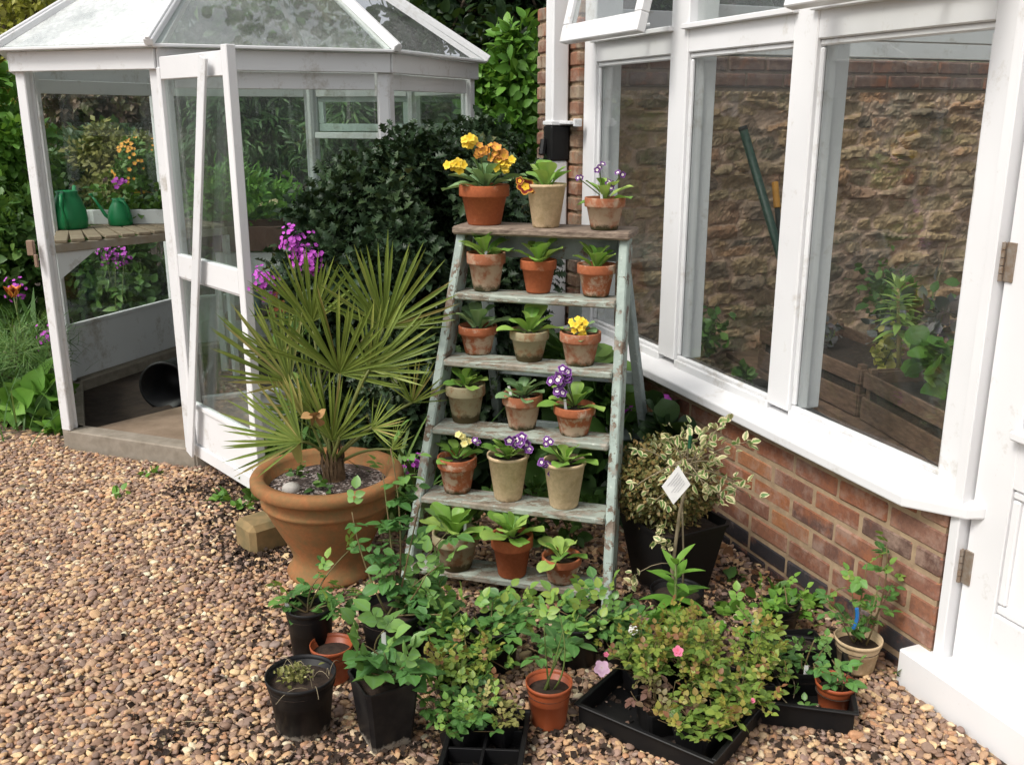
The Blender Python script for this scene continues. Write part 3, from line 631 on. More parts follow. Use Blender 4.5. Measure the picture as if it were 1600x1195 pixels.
def courses(mb, P0, ax, L, z0, n, first=0, thick=.1, sub=None, jit=.0014, bl=.213, bh=.0635, mj=.012):
    """stretcher bond: P0 start, ax along, outward normal nn"""
    ax, nn = ax
    for r_ in range(n):
        off = ((r_ + first) % 2) * (bl + mj) / 2
        s = -off
        z = z0 + r_ * (bh + mj) + bh / 2
        while s < L:
            a_, b_ = max(0, s), min(L, s + bl)
            if b_ - a_ > .02:
                c_ = P0 + ax * (a_ + b_) / 2 - nn * (thick / 2 - rng.normal(0, jit)) + V(0, 0, z + rng.normal(0, .0012))
                tt = rng.normal(0, .008); ax2 = unit(ax + V(0, 0, tt)); box(mb, c_, ((b_ - a_) / 2, thick / 2, bh / 2), (ax2, nn, np.cross(ax2, nn)), .005 + rng.random() * .003)
            s += bl + mj
def dwarf_wall():
    S0, S1 = 1.862, 4.32
    t = thing('dwarf_wall', 'low red brick wall with blue brick plinth under the bay window', 'brick wall', WP(3, 0, 0))
    mb = MB(); courses(mb, WP(S0, 0, 0), (w, nW), S1 - S0, -.045, 2, 1); obj('plinth_bricks', mb, BLUEB, t)
    mb = MB(); courses(mb, WP(S0, 0, 0), (w, nW), S1 - S0, -.045 + 2 * .0755, 6, 0); obj('bricks', mb, BRICK, t)
    mb = MB(); box(mb, WP((S0 + S1) / 2, -.0540, .24), ((S1 - S0) / 2 - .004, .05, .29), (w, nW, V(0, 0, 1)), .002); obj('mortar_bed', mb, MORTAR, t)
dwarf_wall()
def pier():
    t = thing('brick_pier', 'narrow weathered brick pier behind the white downpipe', 'brick pier', WP(4.6, -.1, 0))
    mb = MB(); L = .50
    for side in (0,):
        courses(mb, WP(4.325, 0, 0), (w, nW), L, 0, 28, 0, thick=.22, bl=.215)
    obj('bricks', mb, brick_mat('mottled_brick', [(0, (.16, .10, .075)), (.3, (.32, .13, .07)), (.6, (.28, .20, .13)), (1, (.38, .28, .18))], .5, (.42, .36, .27)), t)
    mb = MB(); box(mb, WP(4.325 + L / 2, -.112, 1.05), (L / 2 - .006, .1, 1.05), (w, nW, V(0, 0, 1)), .002); obj('mortar_bed', mb, MORTAR, t)
pier()
def stone_wall():
    t = thing('stone_wall', 'rough brown rubble wall inside the glazed lean-to', 'stone wall', WP(4.33, -1.5, 0))
    L, Ht = 3.6, 1.72; st = .0115; nx, nz_ = int(L / st), int((Ht + .3) / st)
    X, Z = np.meshgrid(np.arange(nx) * st, np.arange(nz_) * st - .3)
    # irregular coursed cells
    pts = []; z = -.32
    while z < Ht + .1:
        hh = rng.uniform(.045, .10); x = -rng.uniform(0, .2)
        while x < L + .2:
            ww = rng.uniform(.08, .30); pts.append((x + ww / 2 + rng.normal(0, .012), z + hh / 2 + rng.normal(0, .016), ww, hh)); x += ww
        z += hh
    pts = np.array(pts); d1 = np.full(X.shape, 9.); d2 = np.full(X.shape, 9.); idx = np.zeros(X.shape, int)
    def vn(fx, fz):
        g = rng.normal(0, 1, (int((Ht + 1) * fz) + 4, int(L * fx) + 4)); u, v_ = X * fx, (Z + .35) * fz; i_, j_ = u.astype(int), v_.astype(int); a_, b_ = u - i_, v_ - j_; a_ = a_ * a_ * (3 - 2 * a_); b_ = b_ * b_ * (3 - 2 * b_)
        return (g[j_, i_] * (1 - a_) + g[j_, i_ + 1] * a_) * (1 - b_) + (g[j_ + 1, i_] * (1 - a_) + g[j_ + 1, i_ + 1] * a_) * b_
    wx = X + .014 * vn(9, 11) + .006 * vn(27, 30); wz = Z + .010 * vn(6, 14) + .005 * vn(25, 30)
    for k, (px_, pz_, ww, hh) in enumerate(pts):
        i0, i1 = max(0, int((px_ - .3) / st)), min(nx, int((px_ + .3) / st)); j0, j1 = max(0, int((pz_ + .3 - .16) / st)), min(nz_, int((pz_ + .3 + .16) / st))
        if i0 >= i1 or j0 >= j1: continue
        sl_ = (slice(j0, j1), slice(i0, i1)); d = (np.abs((wx[sl_] - px_) / ww) ** 3 + np.abs((wz[sl_] - pz_) / hh) ** 3) ** (1 / 3)
        a = d1[sl_]; b_ = d2[sl_]; cl = d < a; b_[:] = np.where(cl, a, np.minimum(b_, d)); idx[sl_] = np.where(cl, k, idx[sl_]); a[:] = np.where(cl, d, a)
    edge = np.clip((d2 - d1) * 2.2, 0, 1); prot = rng.uniform(-.008, .026, len(pts)) * (rng.random(len(pts)) < .8); tlt = rng.normal(0, .14, len(pts)); tlt2 = rng.normal(.08, .16, len(pts))
    ns = .006 * vn(14, 22) + .004 * vn(30, 45) + .0022 * vn(60, 75) + .008 * vn(4, 6)
    prof = np.clip((edge - .17) * 1.9, 0, 1) ** .6
    D = prof * (.008 + prot[idx] + (X - pts[idx, 0]) * tlt[idx] * .15 + (Z - pts[idx, 1]) * tlt2[idx] * .35) + ns * (.35 + .65 * prof) + rng.normal(0, .0016, X.shape)
    base = WP(4.33, -.05, 0); ax = -nW; nn = -w
    v = base + X.ravel()[:, None] * ax + nn * D.ravel()[:, None] + Z.ravel()[:, None] * V(0, 0, 1)
    i = np.arange(nx * nz_).reshape(nz_, nx); q = np.stack([i[:-1, :-1], i[:-1, 1:], i[1:, 1:], i[1:, :-1]], -1).reshape(-1, 4)
    rr = rng.random(len(pts))[idx][:-1, :-1].ravel()
    mb = MB(); mb.add(v, [q], rr, (prof * (.5 + .5 * np.clip(prot[idx] / .03 + .5, 0, 1))).ravel())
    m, nt, b, n, l = mat('rubble_stone'); rp = ramp(nt, [(0, (.14, .105, .08)), (.2, (.40, .26, .145)), (.4, (.50, .35, .19)), (.55, (.24, .175, .13)), (.7, (.50, .36, .20)), (.85, (.44, .22, .12)), (1, (.18, .14, .12))]); l.new(attr(nt, 'rnd'), rp.inputs[0])
    a = noise(nt, 9, 7, .75); f = noise(nt, 45, 5, .75); big = noise(nt, 1.6, 3); c = mix(nt, step(nt, a.outputs[0], .35, .7), rp.outputs[0], mix(nt, .5, rp.outputs[0], (.33, .25, .14)))
    c = mix(nt, step(nt, f.outputs[0], .4, .7), c, mix(nt, .5, c, (.08, .055, .04)))
    mo = mix(nt, step(nt, f.outputs[0], .3, .7), (.54, .375, .27), (.42, .285, .205)); c = mix(nt, step(nt, attr(nt, 'lu'), .15, .5), mo, c); c = mix(nt, step(nt, big.outputs[0], .52, .75), c, mix(nt, .5, c, (.34, .29, .22)))
    c = mix(nt, step(nt, noise(nt, 6, 4).outputs[0], .6, .75), c, (.13, .13, .05))
    l.new(c, b.inputs['Base Color']); b.inputs['Roughness'].default_value = .95; bump(nt, b, f.outputs[0], .6, .012)
    obj('rubble_face', mb, m, t, False)
    mb = MB(); box(mb, base + ax * L / 2 - nn * .12 + V(0, 0, Ht / 2 - .15), (L / 2, .10, Ht / 2 + .15), (ax, nn, V(0, 0, 1)), .003); obj('wall_core', mb, MORTAR, t)
    mb = MB(); courses(mb, base + V(0, 0, 0), (ax, nn), L, Ht + .004, 2, 0, thick=.2); obj('brick_course', mb, brick_mat('dull_brick', [(0, (.14, .09, .08)), (.5, (.21, .12, .09)), (1, (.19, .13, .12))], .55), t)
    mb = MB(); box(mb, base + ax * L / 2 - nn * .1 + V(0, 0, Ht + .075), (L / 2, .093, .075), (ax, nn, V(0, 0, 1)), .003); obj('coping_bed', mb, plain('old_mortar', (.27, .2, .15), .95, scale=30, bs=.8), t)
    return base, ax, nn, Ht + .155
sb, sax, snn, sZ = stone_wall()

def window_wall():
    t = thing('bay_window', 'white painted wooden window wall of three tall panes above brickwork', 'window', WP(3.1, -.04, .55))
    fd, gd = -.03, -.062              # face and glass planes
    zb, ztop, zt2, zhi = .60, 1.82, 1.925, 2.62
    S = [1.945, 2.63, 2.75, 3.40, 3.53, 4.20]
    ax3 = (w, nW, V(0, 0, 1))
    def vbar(s0, s1, z0, z1, d0=-.165, d1=fd, nm='mullion'):
        mb = MB(); box(mb, WP((s0 + s1) / 2, (d0 + d1) / 2, (z0 + z1) / 2), ((s1 - s0) / 2, (d1 - d0) / 2, (z1 - z0) / 2), ax3, .004); obj(nm, mb, WHITE, t)
    vbar(4.20, 4.322, .50, zhi, nm='jamb')
    vbar(3.40, 3.53, zb, zhi); vbar(2.63, 2.75, zb, zhi); vbar(1.855, 1.945, .50, zhi, nm='jamb')
    for s0, s1 in ((1.945, 2.63), (2.75, 3.40), (3.53, 4.20)):
        mb = MB(); box(mb, WP((s0 + s1) / 2, -.0665, (ztop + zt2) / 2), ((s1 - s0) / 2, .0335, (zt2 - ztop) / 2), ax3, .004)
        box(mb, WP((s0 + s1) / 2, -.025, zt2 - .01), ((s1 - s0) / 2 + .02, .018, .010), ax3, .003); obj('transom', mb, WHITE, t)
        mb = MB(); box(mb, WP((s0 + s1) / 2, -.066, zb - .015), ((s1 - s0) / 2, .034, .02), ax3, .004); obj('bottom_rail', mb, WHITE_OLD, t)
        # putty beads round the pane
        mb = MB()
        for z in (zb + .012, ztop - .010): box(mb, WP((s0 + s1) / 2, -.052, z), ((s1 - s0) / 2, .008, .010), ax3, .005)
        for s_ in (s0 + .009, s1 - .009): box(mb, WP(s_, -.052, (zb + ztop) / 2), (.009, .008, (ztop - zb) / 2 - .024), ax3, .005)
        for s_ in (s0 + .006, s1 - .006): box(mb, WP(s_, -.085, (zb + ztop) / 2), (.006, .02, (ztop - zb) / 2 - .01), ax3, .002)
        obj('glazing_bead', mb, WHITE_OLD, t)
        mb = MB(); box(mb, WP((s0 + s1) / 2, gd - .004, (zb + ztop) / 2), ((s1 - s0) / 2, .002, (ztop - zb) / 2), ax3, .0005); obj('glass_pane', mb, GLASS, t)
    # fixed upper light in the middle
    mb = MB(); box(mb, WP(3.075, -.066, (zt2 + zhi) / 2), (.32, .002, (zhi - zt2) / 2), ax3, .0005); obj('upper_pane', mb, GLASS, t)
    mb = MB(); box(mb, WP(3.1, -.06, zhi + .06), (1.27, .06, .06), ax3, .004); obj('head_rail', mb, WHITE, t)
    # two open top-hung vents
    for s0, s1, op in ((3.45, 4.17, .17), (1.87, 2.545, .17)):
        hp = WP(0, -.02, zhi - .03); L = .716; a = math.asin(op / L); dn = nW * sin(a) - V(0, 0, 1) * cos(a); on = nW * cos(a) + V(0, 0, 1) * sin(a)
        q = lambda s, u, k=0: WP(s, -.02, zhi - .03) + dn * u + on * k
        mb = MB(); axv = (w, dn, np.cross(w, dn))
        for u0, u1 in ((0, .06), (L - .075, L)): box(mb, q((s0 + s1) / 2, (u0 + u1) / 2), ((s1 - s0) / 2, (u1 - u0) / 2, .02), axv, .004)
        for sa, sb_ in ((s0, s0 + .055), (s1 - .055, s1)): box(mb, q((sa + sb_) / 2, (L - .015) / 2), ((sb_ - sa) / 2, (L - .135) / 2, .02), axv, .004)
        vf = obj('vent_sash', mb, WHITE, t)
        mb = MB(); box(mb, q((s0 + s1) / 2, (L - .015) / 2), ((s1 - s0) / 2 - .055, (L - .135) / 2, .002), axv, .0005); obj('vent_pane', mb, GLASS, vf)
        mb = MB(); tube(mb, [q((s0 + s1) / 2 - .1, L - .03, -.022), WP((s0 + s1) / 2 - .12, -.02, zt2 + .02)], .007); obj('vent_stay', mb, WHITE_OLD, vf)
    # sill with chamfered end, sloping to the front
    mb = MB(); za, zf = .585, .555
    pl = [WP(1.77, -.03, za - .002), WP(1.80, .0, za - .012), WP(1.97, .065, zf), WP(4.36, .065, zf), WP(4.36, -.10, za), WP(1.77, -.10, za)]
    n_ = len(pl); lo = [p - V(0, 0, .036) for p in pl]; mb.add(pl + lo, [tuple(range(n_))[::-1], tuple(range(n_, 2 * n_))] + [(i_, (i_ + 1) % n_, n_ + (i_ + 1) % n_, n_ + i_) for i_ in range(n_)])
    so = obj('sill', mb, WHITE, t); bv = so.modifiers.new('bevel', 'BEVEL'); bv.width = .006; bv.segments = 2
window_wall()
def door():
    ax3 = (w, nW, V(0, 0, 1))
    t = thing('door', 'white panelled door with butt hinges at the right edge', 'door', WP(1.4, -.03, 0))
    mb = MB(); s0, s1, z0, z1 = 1.0, 1.815, .10, 2.2; d0, d1 = -.075, -.034
    def bx(sa, sb_, za, zb_): box(mb, WP((sa + sb_) / 2, (d0 + d1) / 2, (za + zb_) / 2), ((sb_ - sa) / 2, (d1 - d0) / 2, (zb_ - za) / 2), ax3, .003)
    bx(1.70, s1, z0, z1); bx(s0, 1.10, z0, z1); bx(1.10, 1.70, z0, .30); bx(1.10, 1.70, .66, .80); bx(1.10, 1.70, 2.08, z1)
    dr = obj('door_leaf', mb, WHITE, t)
    mb = MB(); box(mb, WP(1.4, -.058, .48), (.30, .006, .18), ax3, .002)
    for za in (.315, .645): box(mb, WP(1.4, -.048, za), (.30, .008, .012), ax3, .005)
    for sa in (1.112, 1.688): box(mb, WP(sa, -.048, .48), (.012, .008, .15), ax3, .005)
    obj('door_panel', mb, WHITE, dr)
    mb = MB(); box(mb, WP(1.4, -.056, 1.44), (.30, .002, .64), ax3, .0005); obj('door_pane', mb, GLASS, dr)
    mb = MB(); box(mb, WP(1.4, -.030, .808), (.31, .025, .012), ax3, .004); obj('glazing_bar', mb, WHITE, dr)
    IR = plain('worn_steel', (.34, .31, .27), .5, scale=60, bs=.1, col2=(.25, .17, .11)); IR.node_tree.nodes['Principled BSDF'].inputs['Metallic'].default_value = .5
    for z in (.39, 1.235):
        mb = MB(); box(mb, WP(1.838, -.028, z), (.017, .003, .05), ax3, .001); box(mb, WP(1.802, -.032, z), (.014, .003, .05), ax3, .001)
        for k in range(5): tube(mb, [WP(1.819, -.024, z - .05 + k * .02 + .001), WP(1.819, -.024, z - .05 + (k + 1) * .02 - .001)], .006, .006, 8)
        obj('hinge', mb, IR, t)
    # frame post and threshold
    t2 = thing('door_frame', 'white door frame standing on a thick white threshold board', 'door frame', WP(1.6, 0, 0))
    mb = MB(); box(mb, WP(1.8385, -.06, 1.28), (.0165, .058, 1.2), ax3, .003); obj('frame_post', mb, WHITE, t2)
    mb = MB(); box(mb, WP(1.38, -.02, .035), (.535, .085, .065), ax3, .006); obj('threshold', mb, WHITE, t2)
door()
def roof():
    # lean-to roof: glass on white rafters, plus the gable glazing standing on the stone wall
    t = thing('lean_to_roof', 'white raftered glass roof over the lean-to', 'glass roof', WP(3, -1.2, 2.7))
    for s in np.linspace(.4, 4.2, 7):
        mb = MB(); beam(mb, WP(s, .05, 2.745), WP(s, -3.0, 3.5), .045, .08, up=(0, 0, 1)); obj('rafter', mb, WHITE, t)
    mb = MB(); prism(mb, [WP(.3, .1, 2.79), WP(4.4, .1, 2.79), WP(4.4, -3.0, 3.56), WP(.3, -3.0, 3.56)], V(0, 0, .004)); obj('roof_glazing', mb, GLASS, t)
    g = thing('gable_window', 'white barred glazing above the stone wall of the lean-to', 'window', WP(4.4, -1.5, 1.9))
    mb = MB(); beam(mb, WP(4.40, -.12, sZ + .10), WP(4.40, -3.2, sZ + .10), .1, .19); obj('wall_plate', mb, WHITE_OLD, g)
    for d_ in (-.16, -.75, -1.35, -1.95, -2.55):
        mb = MB(); beam(mb, WP(4.40, d_, sZ + .198), WP(4.40, d_, 2.74 - .25 * d_), .05, .05, up=w); obj('glazing_bar', mb, WHITE_OLD, g)
    mb = MB(); prism(mb, [WP(4.41, -.14, sZ + .197), WP(4.41, -3.1, sZ + .197), WP(4.41, -3.1, 3.48), WP(4.41, -.14, 2.75)], w * .004); obj('gable_pane', mb, GLASS, g)
    mb = MB(); beam(mb, WP(3.6, -.11, 1.96), WP(3.6, -3.0, 1.96), .05, .12); tag(obj('tie_beam', mb, WHITE_OLD, None, loc=WP(3.6, -.4, 1.95)), 'white wooden tie beam crossing the lean-to behind the right pane', 'beam')
roof()
def downpipe():
    t = thing('downpipe', 'white square downpipe with black collar in front of the brick pier', 'downpipe', WP(4.45, .05, 0))
    c = WP(4.45, .052, 0); ax = (w, nW, V(0, 0, 1))
    mb = MB(); box(mb, up(c, 2.42), (.044, .044, .87), ax, .008); box(mb, up(c, .685), (.044, .044, .685), ax, .008); obj('pipe', mb, WHITE, t)
    mb = MB(); box(mb, up(c, 1.455), (.05, .05, .083), ax, .008); obj('collar', mb, BLACK, t)
    mb = MB(); box(mb, up(c, 1.549) , (.052, .052, .010), ax, .003); box(mb, WP(4.345, .03, 1.552), (.06, .03, .008), ax, .003); box(mb, WP(4.278, .02, 1.552), (.008, .02, .018), ax, .003); obj('pipe_bracket', mb, WHITE_OLD, t)
    mb = MB(); tube(mb, arc(up(c, 1.47) - V(.06, 0, 0), up(c, 1.40) - V(.07, .02, 0), .0, 3), .018, .018, 8); obj('pipe_clip', mb, BLACK, t)
downpipe()

# ------------------------------------------------------------------ step ladder
LC, LYAW, LEAN, Z5, SPC, HW, TAP = V(-.0375, 2.9157, 0), -.2972, .3946, .082, .2238, .340, .0536
lt, lb = V(cos(LYAW), sin(LYAW), 0), V(-sin(LYAW), cos(LYAW), 0)
def LP(u, z, k=0): return LC + lb * (LEAN * z + k) + lt * u + V(0, 0, z)
def TZ(i): return Z5 + SPC * (5 - i) + .012
def peel_mat(name, wood=(.17, .115, .075), paint=(.35, .42, .375), lo=.47, stretch=(3, 3, 3)):
    m, nt, b, n, l = mat(name)
    a = noise(nt, 5, 8, .72, stretch=stretch); f = noise(nt, 60, 5, .7); g = noise(nt, 14, 4)
    wd_ = mix(nt, step(nt, f.outputs[0], .3, .7), wood, tuple(x * .4 for x in wood)); wd_ = mix(nt, step(nt, g.outputs[0], .45, .65), wd_, (.33, .30, .25))
    pt = mix(nt, step(nt, g.outputs[0], .35, .65), paint, tuple(x * .72 for x in paint)); pt = mix(nt, step(nt, f.outputs[0], .62, .72), pt, (.6, .62, .56))
    s_ = n.new('ShaderNodeMath'); s_.operation = 'MULTIPLY_ADD'; l.new(f.outputs[0], s_.inputs[0]); s_.inputs[1].default_value = .16; l.new(a.outputs[0], s_.inputs[2])
    k = step(nt, s_.outputs[0], lo + .08, lo + .10); l.new(mix(nt, k, wd_, pt), b.inputs['Base Color']); b.inputs['Roughness'].default_value = .7
    hh = n.new('ShaderNodeMath'); hh.operation = 'MULTIPLY_ADD'; l.new(k, hh.inputs[0]); hh.inputs[1].default_value = .5; l.new(f.outputs[0], hh.inputs[2]); bump(nt, b, hh.outputs[0], .5, .004); return m
PEEL = peel_mat('peeling_green_paint', lo=.45); TREADM = peel_mat('worn_tread_paint', wood=(.27, .22, .16), paint=(.36, .40, .34), lo=.49, stretch=(2, 5, 9)); BOARDM = plain('bare_grey_board', (.32, .25, .19), .85, scale=13, bs=1.0, col2=(.09, .06, .045), stretch=(.7, 7, 7))
GREYP = peel_mat('grey_green_paint', paint=(.27, .32, .31), lo=.38)
def ladder():
    t = thing('step_ladder', 'old wooden step ladder with peeling pale green paint used as a plant stand', 'step ladder', LC)
    ld = unit(lb * LEAN + V(0, 0, 1)); zt = TZ(0) - .03
    for sg in (-1, 1):
        mb = MB(); p = LP(sg * (HW + .016), -.002, .045); q = LP(sg * (HW - TAP * zt + .016), zt, .045)
        beam(mb, p, q, .032, .095, up=unit(np.cross(lt, q - p)), ch=.005); obj('stile', mb, PEEL, t)
    for i in range(1, 6):
        z = TZ(i) - .012; hw = HW - TAP * z; mb = MB(); dz = V(0, 0, rng.normal(0, .002))
        v0 = len(mb.v); box(mb, LP(0, z, .045) + dz, (hw, .062, .012), (lt, lb, V(0, 0, 1)), .005); obj('tread', mb, TREADM, t)
    mb = MB(); ax_ = (lt, lb, V(0, 0, 1)); zt0 = TZ(0); box(mb, LP(.0, zt0 - .0145, .055), (.318, .092, .0145), ax_, .007); obj('top_board', mb, BOARDM, t)
    mb = MB(); box(mb, LP(0, zt0 - .075, .125), (.255, .012, .045), ax_, .004); obj('back_rail', mb, GREYP, t)
    mb = MB(); box(mb, LP(.287, zt0 - .065, .10), (.016, .022, .034), ax_, .004); obj('hinge_block', mb, PEEL, t)
    top = LP(0, zt0 - .06, .15); tr, tl = gz(1028, 750, .0), None
    back = lb * .62
    for sg in (-1, 1):
        a = top + lt * sg * .262; b_ = V(*(LC + lb * (LEAN * zt0 + .62))) + lt * sg * .335; b_[2] = -.01
        mb = MB(); beam(mb, b_, a, .03, .062, up=unit(np.cross(lt, a - b_)), ch=.004); obj('back_leg', mb, GREYP, t)
    for f in (.28, .52):
        a = (LC + lb * (LEAN * zt0 + .62)) * (1 - f) + top * f; a[2] = (zt0 - .06) * f; hw = .335 * (1 - f) + .262 * f
        mb = MB(); beam(mb, a - lt * (hw - .016), a + lt * (hw - .016), .022, .05); obj('back_crossbar', mb, GREYP, t)
    mb = MB(); v_ = .13
    beam(mb, LP(.08, .45, .5), LP(.08, .95, .30), .05, .015, up=lb); obj('back_slat', mb, GREYP, t)
ladder()

# ------------------------------------------------------------------ potted primulas on the treads
def pot_prof(kind, r, h):
    if kind == 'tall':
        return [(.001, 0), (r * .62, 0), (r * .66, .004), (r * .94, h - .012), (r * 1.0, h - .010), (r * 1.0, h), (r * .92, h), (r * .9, h - .02), (r * .6, .02), (.001, .02)]
    hr = h * .30
    return [(.001, 0), (r * .64, 0), (r * .67, .004), (r * .88, h - hr), (r * .98, h - hr + .002), (r * 1.0, h - hr + .006), (r * 1.0, h - .003), (r * .985, h), (r * .90, h), (r * .87, h - .02), (r * .6, .02), (.001, .02)]
def rosette(c, n_, L, up0, up1, spread=.012, T=SPAT, wv=1.0, az0=0):
    az = az0 + np.arange(n_) * 2.4 + rng.normal(0, .25, n_); f = (np.arange(n_) + .5) / n_; el = up0 + (up1 - up0) * f + rng.normal(0, .12, n_)
    D = np.stack([np.cos(el) * np.cos(az), np.cos(el) * np.sin(az), np.sin(el)], 1); U = np.stack([-np.sin(el) * np.cos(az), -np.sin(el) * np.sin(az), np.cos(el)], 1)
    P = np.asarray(c) + np.stack([np.cos(az), np.sin(az), np.zeros(n_)], 1) * spread * (1 - f)[:, None] * 2 + V(0, 0, 1) * (f * .02)[:, None]
    mb = MB(); put(mb, T, P, D, U + rng.normal(0, .12, (n_, 3)), L * (1 - .35 * f ** 2) * rng.uniform(.75, 1.12, n_), wv * rng.uniform(.85, 1.15, n_)); return mb
AG = 'primulas in clay pots on the ladder'
def primula(label, px, pyb, wpx, hpx, i, pm, lm=PRIM, kind='rim', n_=11, L=.075, up0=.35, up1=1.35, flowers=(), stick=None, wv=1.0, soil=True):
    z = TZ(i); p0 = gz(px, pyb, z); r = wpx / ppm(p0) / 2; h = hpx / ppm(p0) * 1.02
    c = p0 + V(p0[0], p0[1], 0) / np.hypot(p0[0], p0[1]) * r * .62; c[2] = z + .0005
    t = thing('potted_primula', label, 'potted plant', c, AG)
    mb = MB(); lathe(mb, pot_prof(kind, r, h), c, 36, .008); obj('clay_pot', mb, pm, t, True)
    sz = c + V(0, 0, h - .016); mb = MB(); lathe(mb, [(r * .88, -.004), (r * .6, .002), (.001, .006)], sz, 20, .02); obj('soil', mb, SOIL, t, True)
    obj('leaves', rosette(sz, int(n_ * 1.05 + 1), L * 1.32, up0 + .1, up1 + .05, r * .12, wv=wv, az0=rng.uniform(0, 6)), lm, t, True)
    for (fx, fy, fm, k, fr, sp) in flowers:
        q = gy(fx, fy, c[1] - .02 - r * .3); stm = MB(); tube(stm, arc(sz + V(0, 0, .01), q - V(0, 0, .008), .0, 6, V(.3, 0, .2)), .0022, .0018, 5)
        k = int(k * 1.5) if k > 3 else k; cs = q + rng.normal(0, 1, (k, 3)) * V(sp, sp * .6, sp * .8) if k > 1 else q[None]
        for c_ in cs: tube(stm, [q - V(0, 0, .012), c_], .0011, .0009, 4)
        mb = MB(); nn = unit(cs - q + rng.normal(0, .004, cs.shape)) * (.55 if k > 1 else .1) + V(rng.normal(0, .15), -.8, .35); disc(mb, cs, nn, fr * 1.3)
        fo = obj('flower_head', mb, fm, t, True); obj('flower_stalk', stm, STEM, fo, True)
    if stick is not None:
        a = sz + V(stick[0], stick[1], -.01); mb = MB(); beam(mb, a, a + V(stick[2], 0, .055), .009, .0015, up=V(0, 1, 0), ch=.0005); obj('plant_label', mb, TAG, t)
# top board
primula('largest terracotta pot on the ladder top with yellow and orange blooms', 757, 353, 79, 60, 0, CLAY, PRIM_G, n_=18, L=.10, up0=.25, up1=1.3, wv=.75,
        flowers=[(735, 221, P_YELLOW, 8, .013, .011), (711, 256, P_YELLOW, 9, .013, .012), (751, 234, P_ORANGE, 8, .011, .01), (783, 243, P_ORANGE, 9, .013, .013), (789, 258, P_YELLOW, 9, .013, .012), (768, 232, P_ORANGE, 5, .01, .009)])
primula('cream pot on the ladder top with broad leaves and a dark red and gold flower', 853, 357, 64, 66, 0, CREAM, PRIM, 'tall', 9, .085, .5, 1.3, [(821, 292, P_GOLD, 1, .025, .01), (833, 300, P_GOLD, 2, .014, .008), (812, 283, P_GOLD, 1, .012, .006)], wv=1.25)
primula('chalky pink pot on the ladder top with small drooping violet flowers', 944, 361, 64, 49, 0, CLAY_P, PRIM, 'rim', 8, .075, .3, 1.2, [(936, 262, P_PURPLE, 3, .009, .008), (968, 272, P_PURPLE, 2, .009, .006), (951, 284, P_PURPLE, 3, .009, .008), (957, 294, P_PURPLE, 2, .009, .007), (906, 276, P_PURPLE, 2, .008, .006)], stick=(-.012, -.025, -.004), wv=.8)
# treads, top to bottom
primula('pot with limed sides and long lax leaves, left on the first tread under the board', 760, 456, 61, 58, 1, CLAY_P, PRIM, n_=10, L=.085, up0=.2, up1=1.35, wv=.85, stick=(.0, -.01, .0))
primula('plain dusty terracotta pot with upright leaves, middle of the first tread under the board', 841, 459, 57, 50, 1, CLAY, PRIM, n_=10, L=.075, up0=.4, up1=1.45)
primula('bright terracotta pot with lime streaked foot, right on the first tread under the board', 931, 465, 61, 49, 1, CLAY_W, PRIM, n_=10, L=.072, up0=.5, up1=1.4)
primula('pot with black foot and tall blue green leaves, left on the second tread', 747, 556, 61, 44, 2, CLAY_W, PRIM_G, n_=12, L=.080, up0=.45, up1=1.4, wv=.9)
primula('brown pot with dark wet lower half and big light leaves, middle of the second tread', 827, 567, 62, 48, 2, CLAY_M, PRIM, n_=9, L=.085, up0=.25, up1=1.25, wv=1.2)
primula('pot with short leaves and one tight yellow flower head, right on the second tread', 906, 574, 65, 52, 2, CLAY_P, PRIM_G, n_=9, L=.052, up0=.25, up1=1.3, flowers=[(905, 507, P_YELLOW, 12, .009, .014), (911, 524, P_YELLOW, 3, .008, .006)])
primula('stained brown pot with compact rounded leaf tuft, left on the third tread', 728, 663, 62, 60, 3, CLAY_M, PRIM, n_=14, L=.062, up0=.3, up1=1.35)
primula('grey sided pot with mealy leaves and white label, middle of the third tread', 816, 674, 63, 55, 3, CLAY_P, PRIM_G, n_=15, L=.064, up0=.2, up1=1.3, stick=(-.035, -.01, -.012))
primula('pot with cascading purple white eyed flowers, right on the third tread', 897, 684, 66, 47, 3, CLAY_W, PRIM, n_=8, L=.085, up0=-.1, up1=1.3, flowers=[(880, 583, P_PURPLE, 4, .013, .01), (871, 597, P_PURPLE, 4, .013, .01), (874, 613, P_PURPLE, 4, .013, .011), (888, 590, P_PURPLE, 3, .013, .008)], stick=(-.03, -.035, -.006))
primula('small orange rimmed pot with pale yellow flowers, left on the fourth tread', 715, 773, 62, 56, 4, CLAY_W, PRIM, n_=8, L=.062, up0=.35, up1=1.3, flowers=[(721, 683, P_PALE, 4, .010, .008), (729, 690, P_PALE, 3, .010, .007)])
primula('slender cream pot topped by two round purple flower heads, middle of the fourth tread', 794, 785, 66, 72, 4, CREAM, PRIM, 'tall', 10, .075, .3, 1.3, [(799, 685, P_PURPLE, 3, .015, .009), (818, 692, P_PURPLE, 4, .015, .011), (825, 705, P_PURPLE, 3, .012, .008), (746, 693, P_PURPLE, 2, .010, .006)])
primula('wider cream pot with stained rim and trailing violet flowers, right on the fourth tread', 881, 797, 68, 74, 4, CREAM, PRIM, 'tall', 10, .078, .25, 1.3, [(857, 690, P_PURPLE, 3, .010, .008), (851, 722, P_PURPLE, 4, .010, .008), (864, 735, P_PURPLE, 3, .009, .008)])
primula('mossy wide pot with crumbling rim, left on the lowest tread behind rose leaves', 713, 894, 74, 58, 5, CLAY_M, PRIM, n_=12, L=.095, up0=.3, up1=1.35, wv=1.1, stick=(.03, 0, .003))
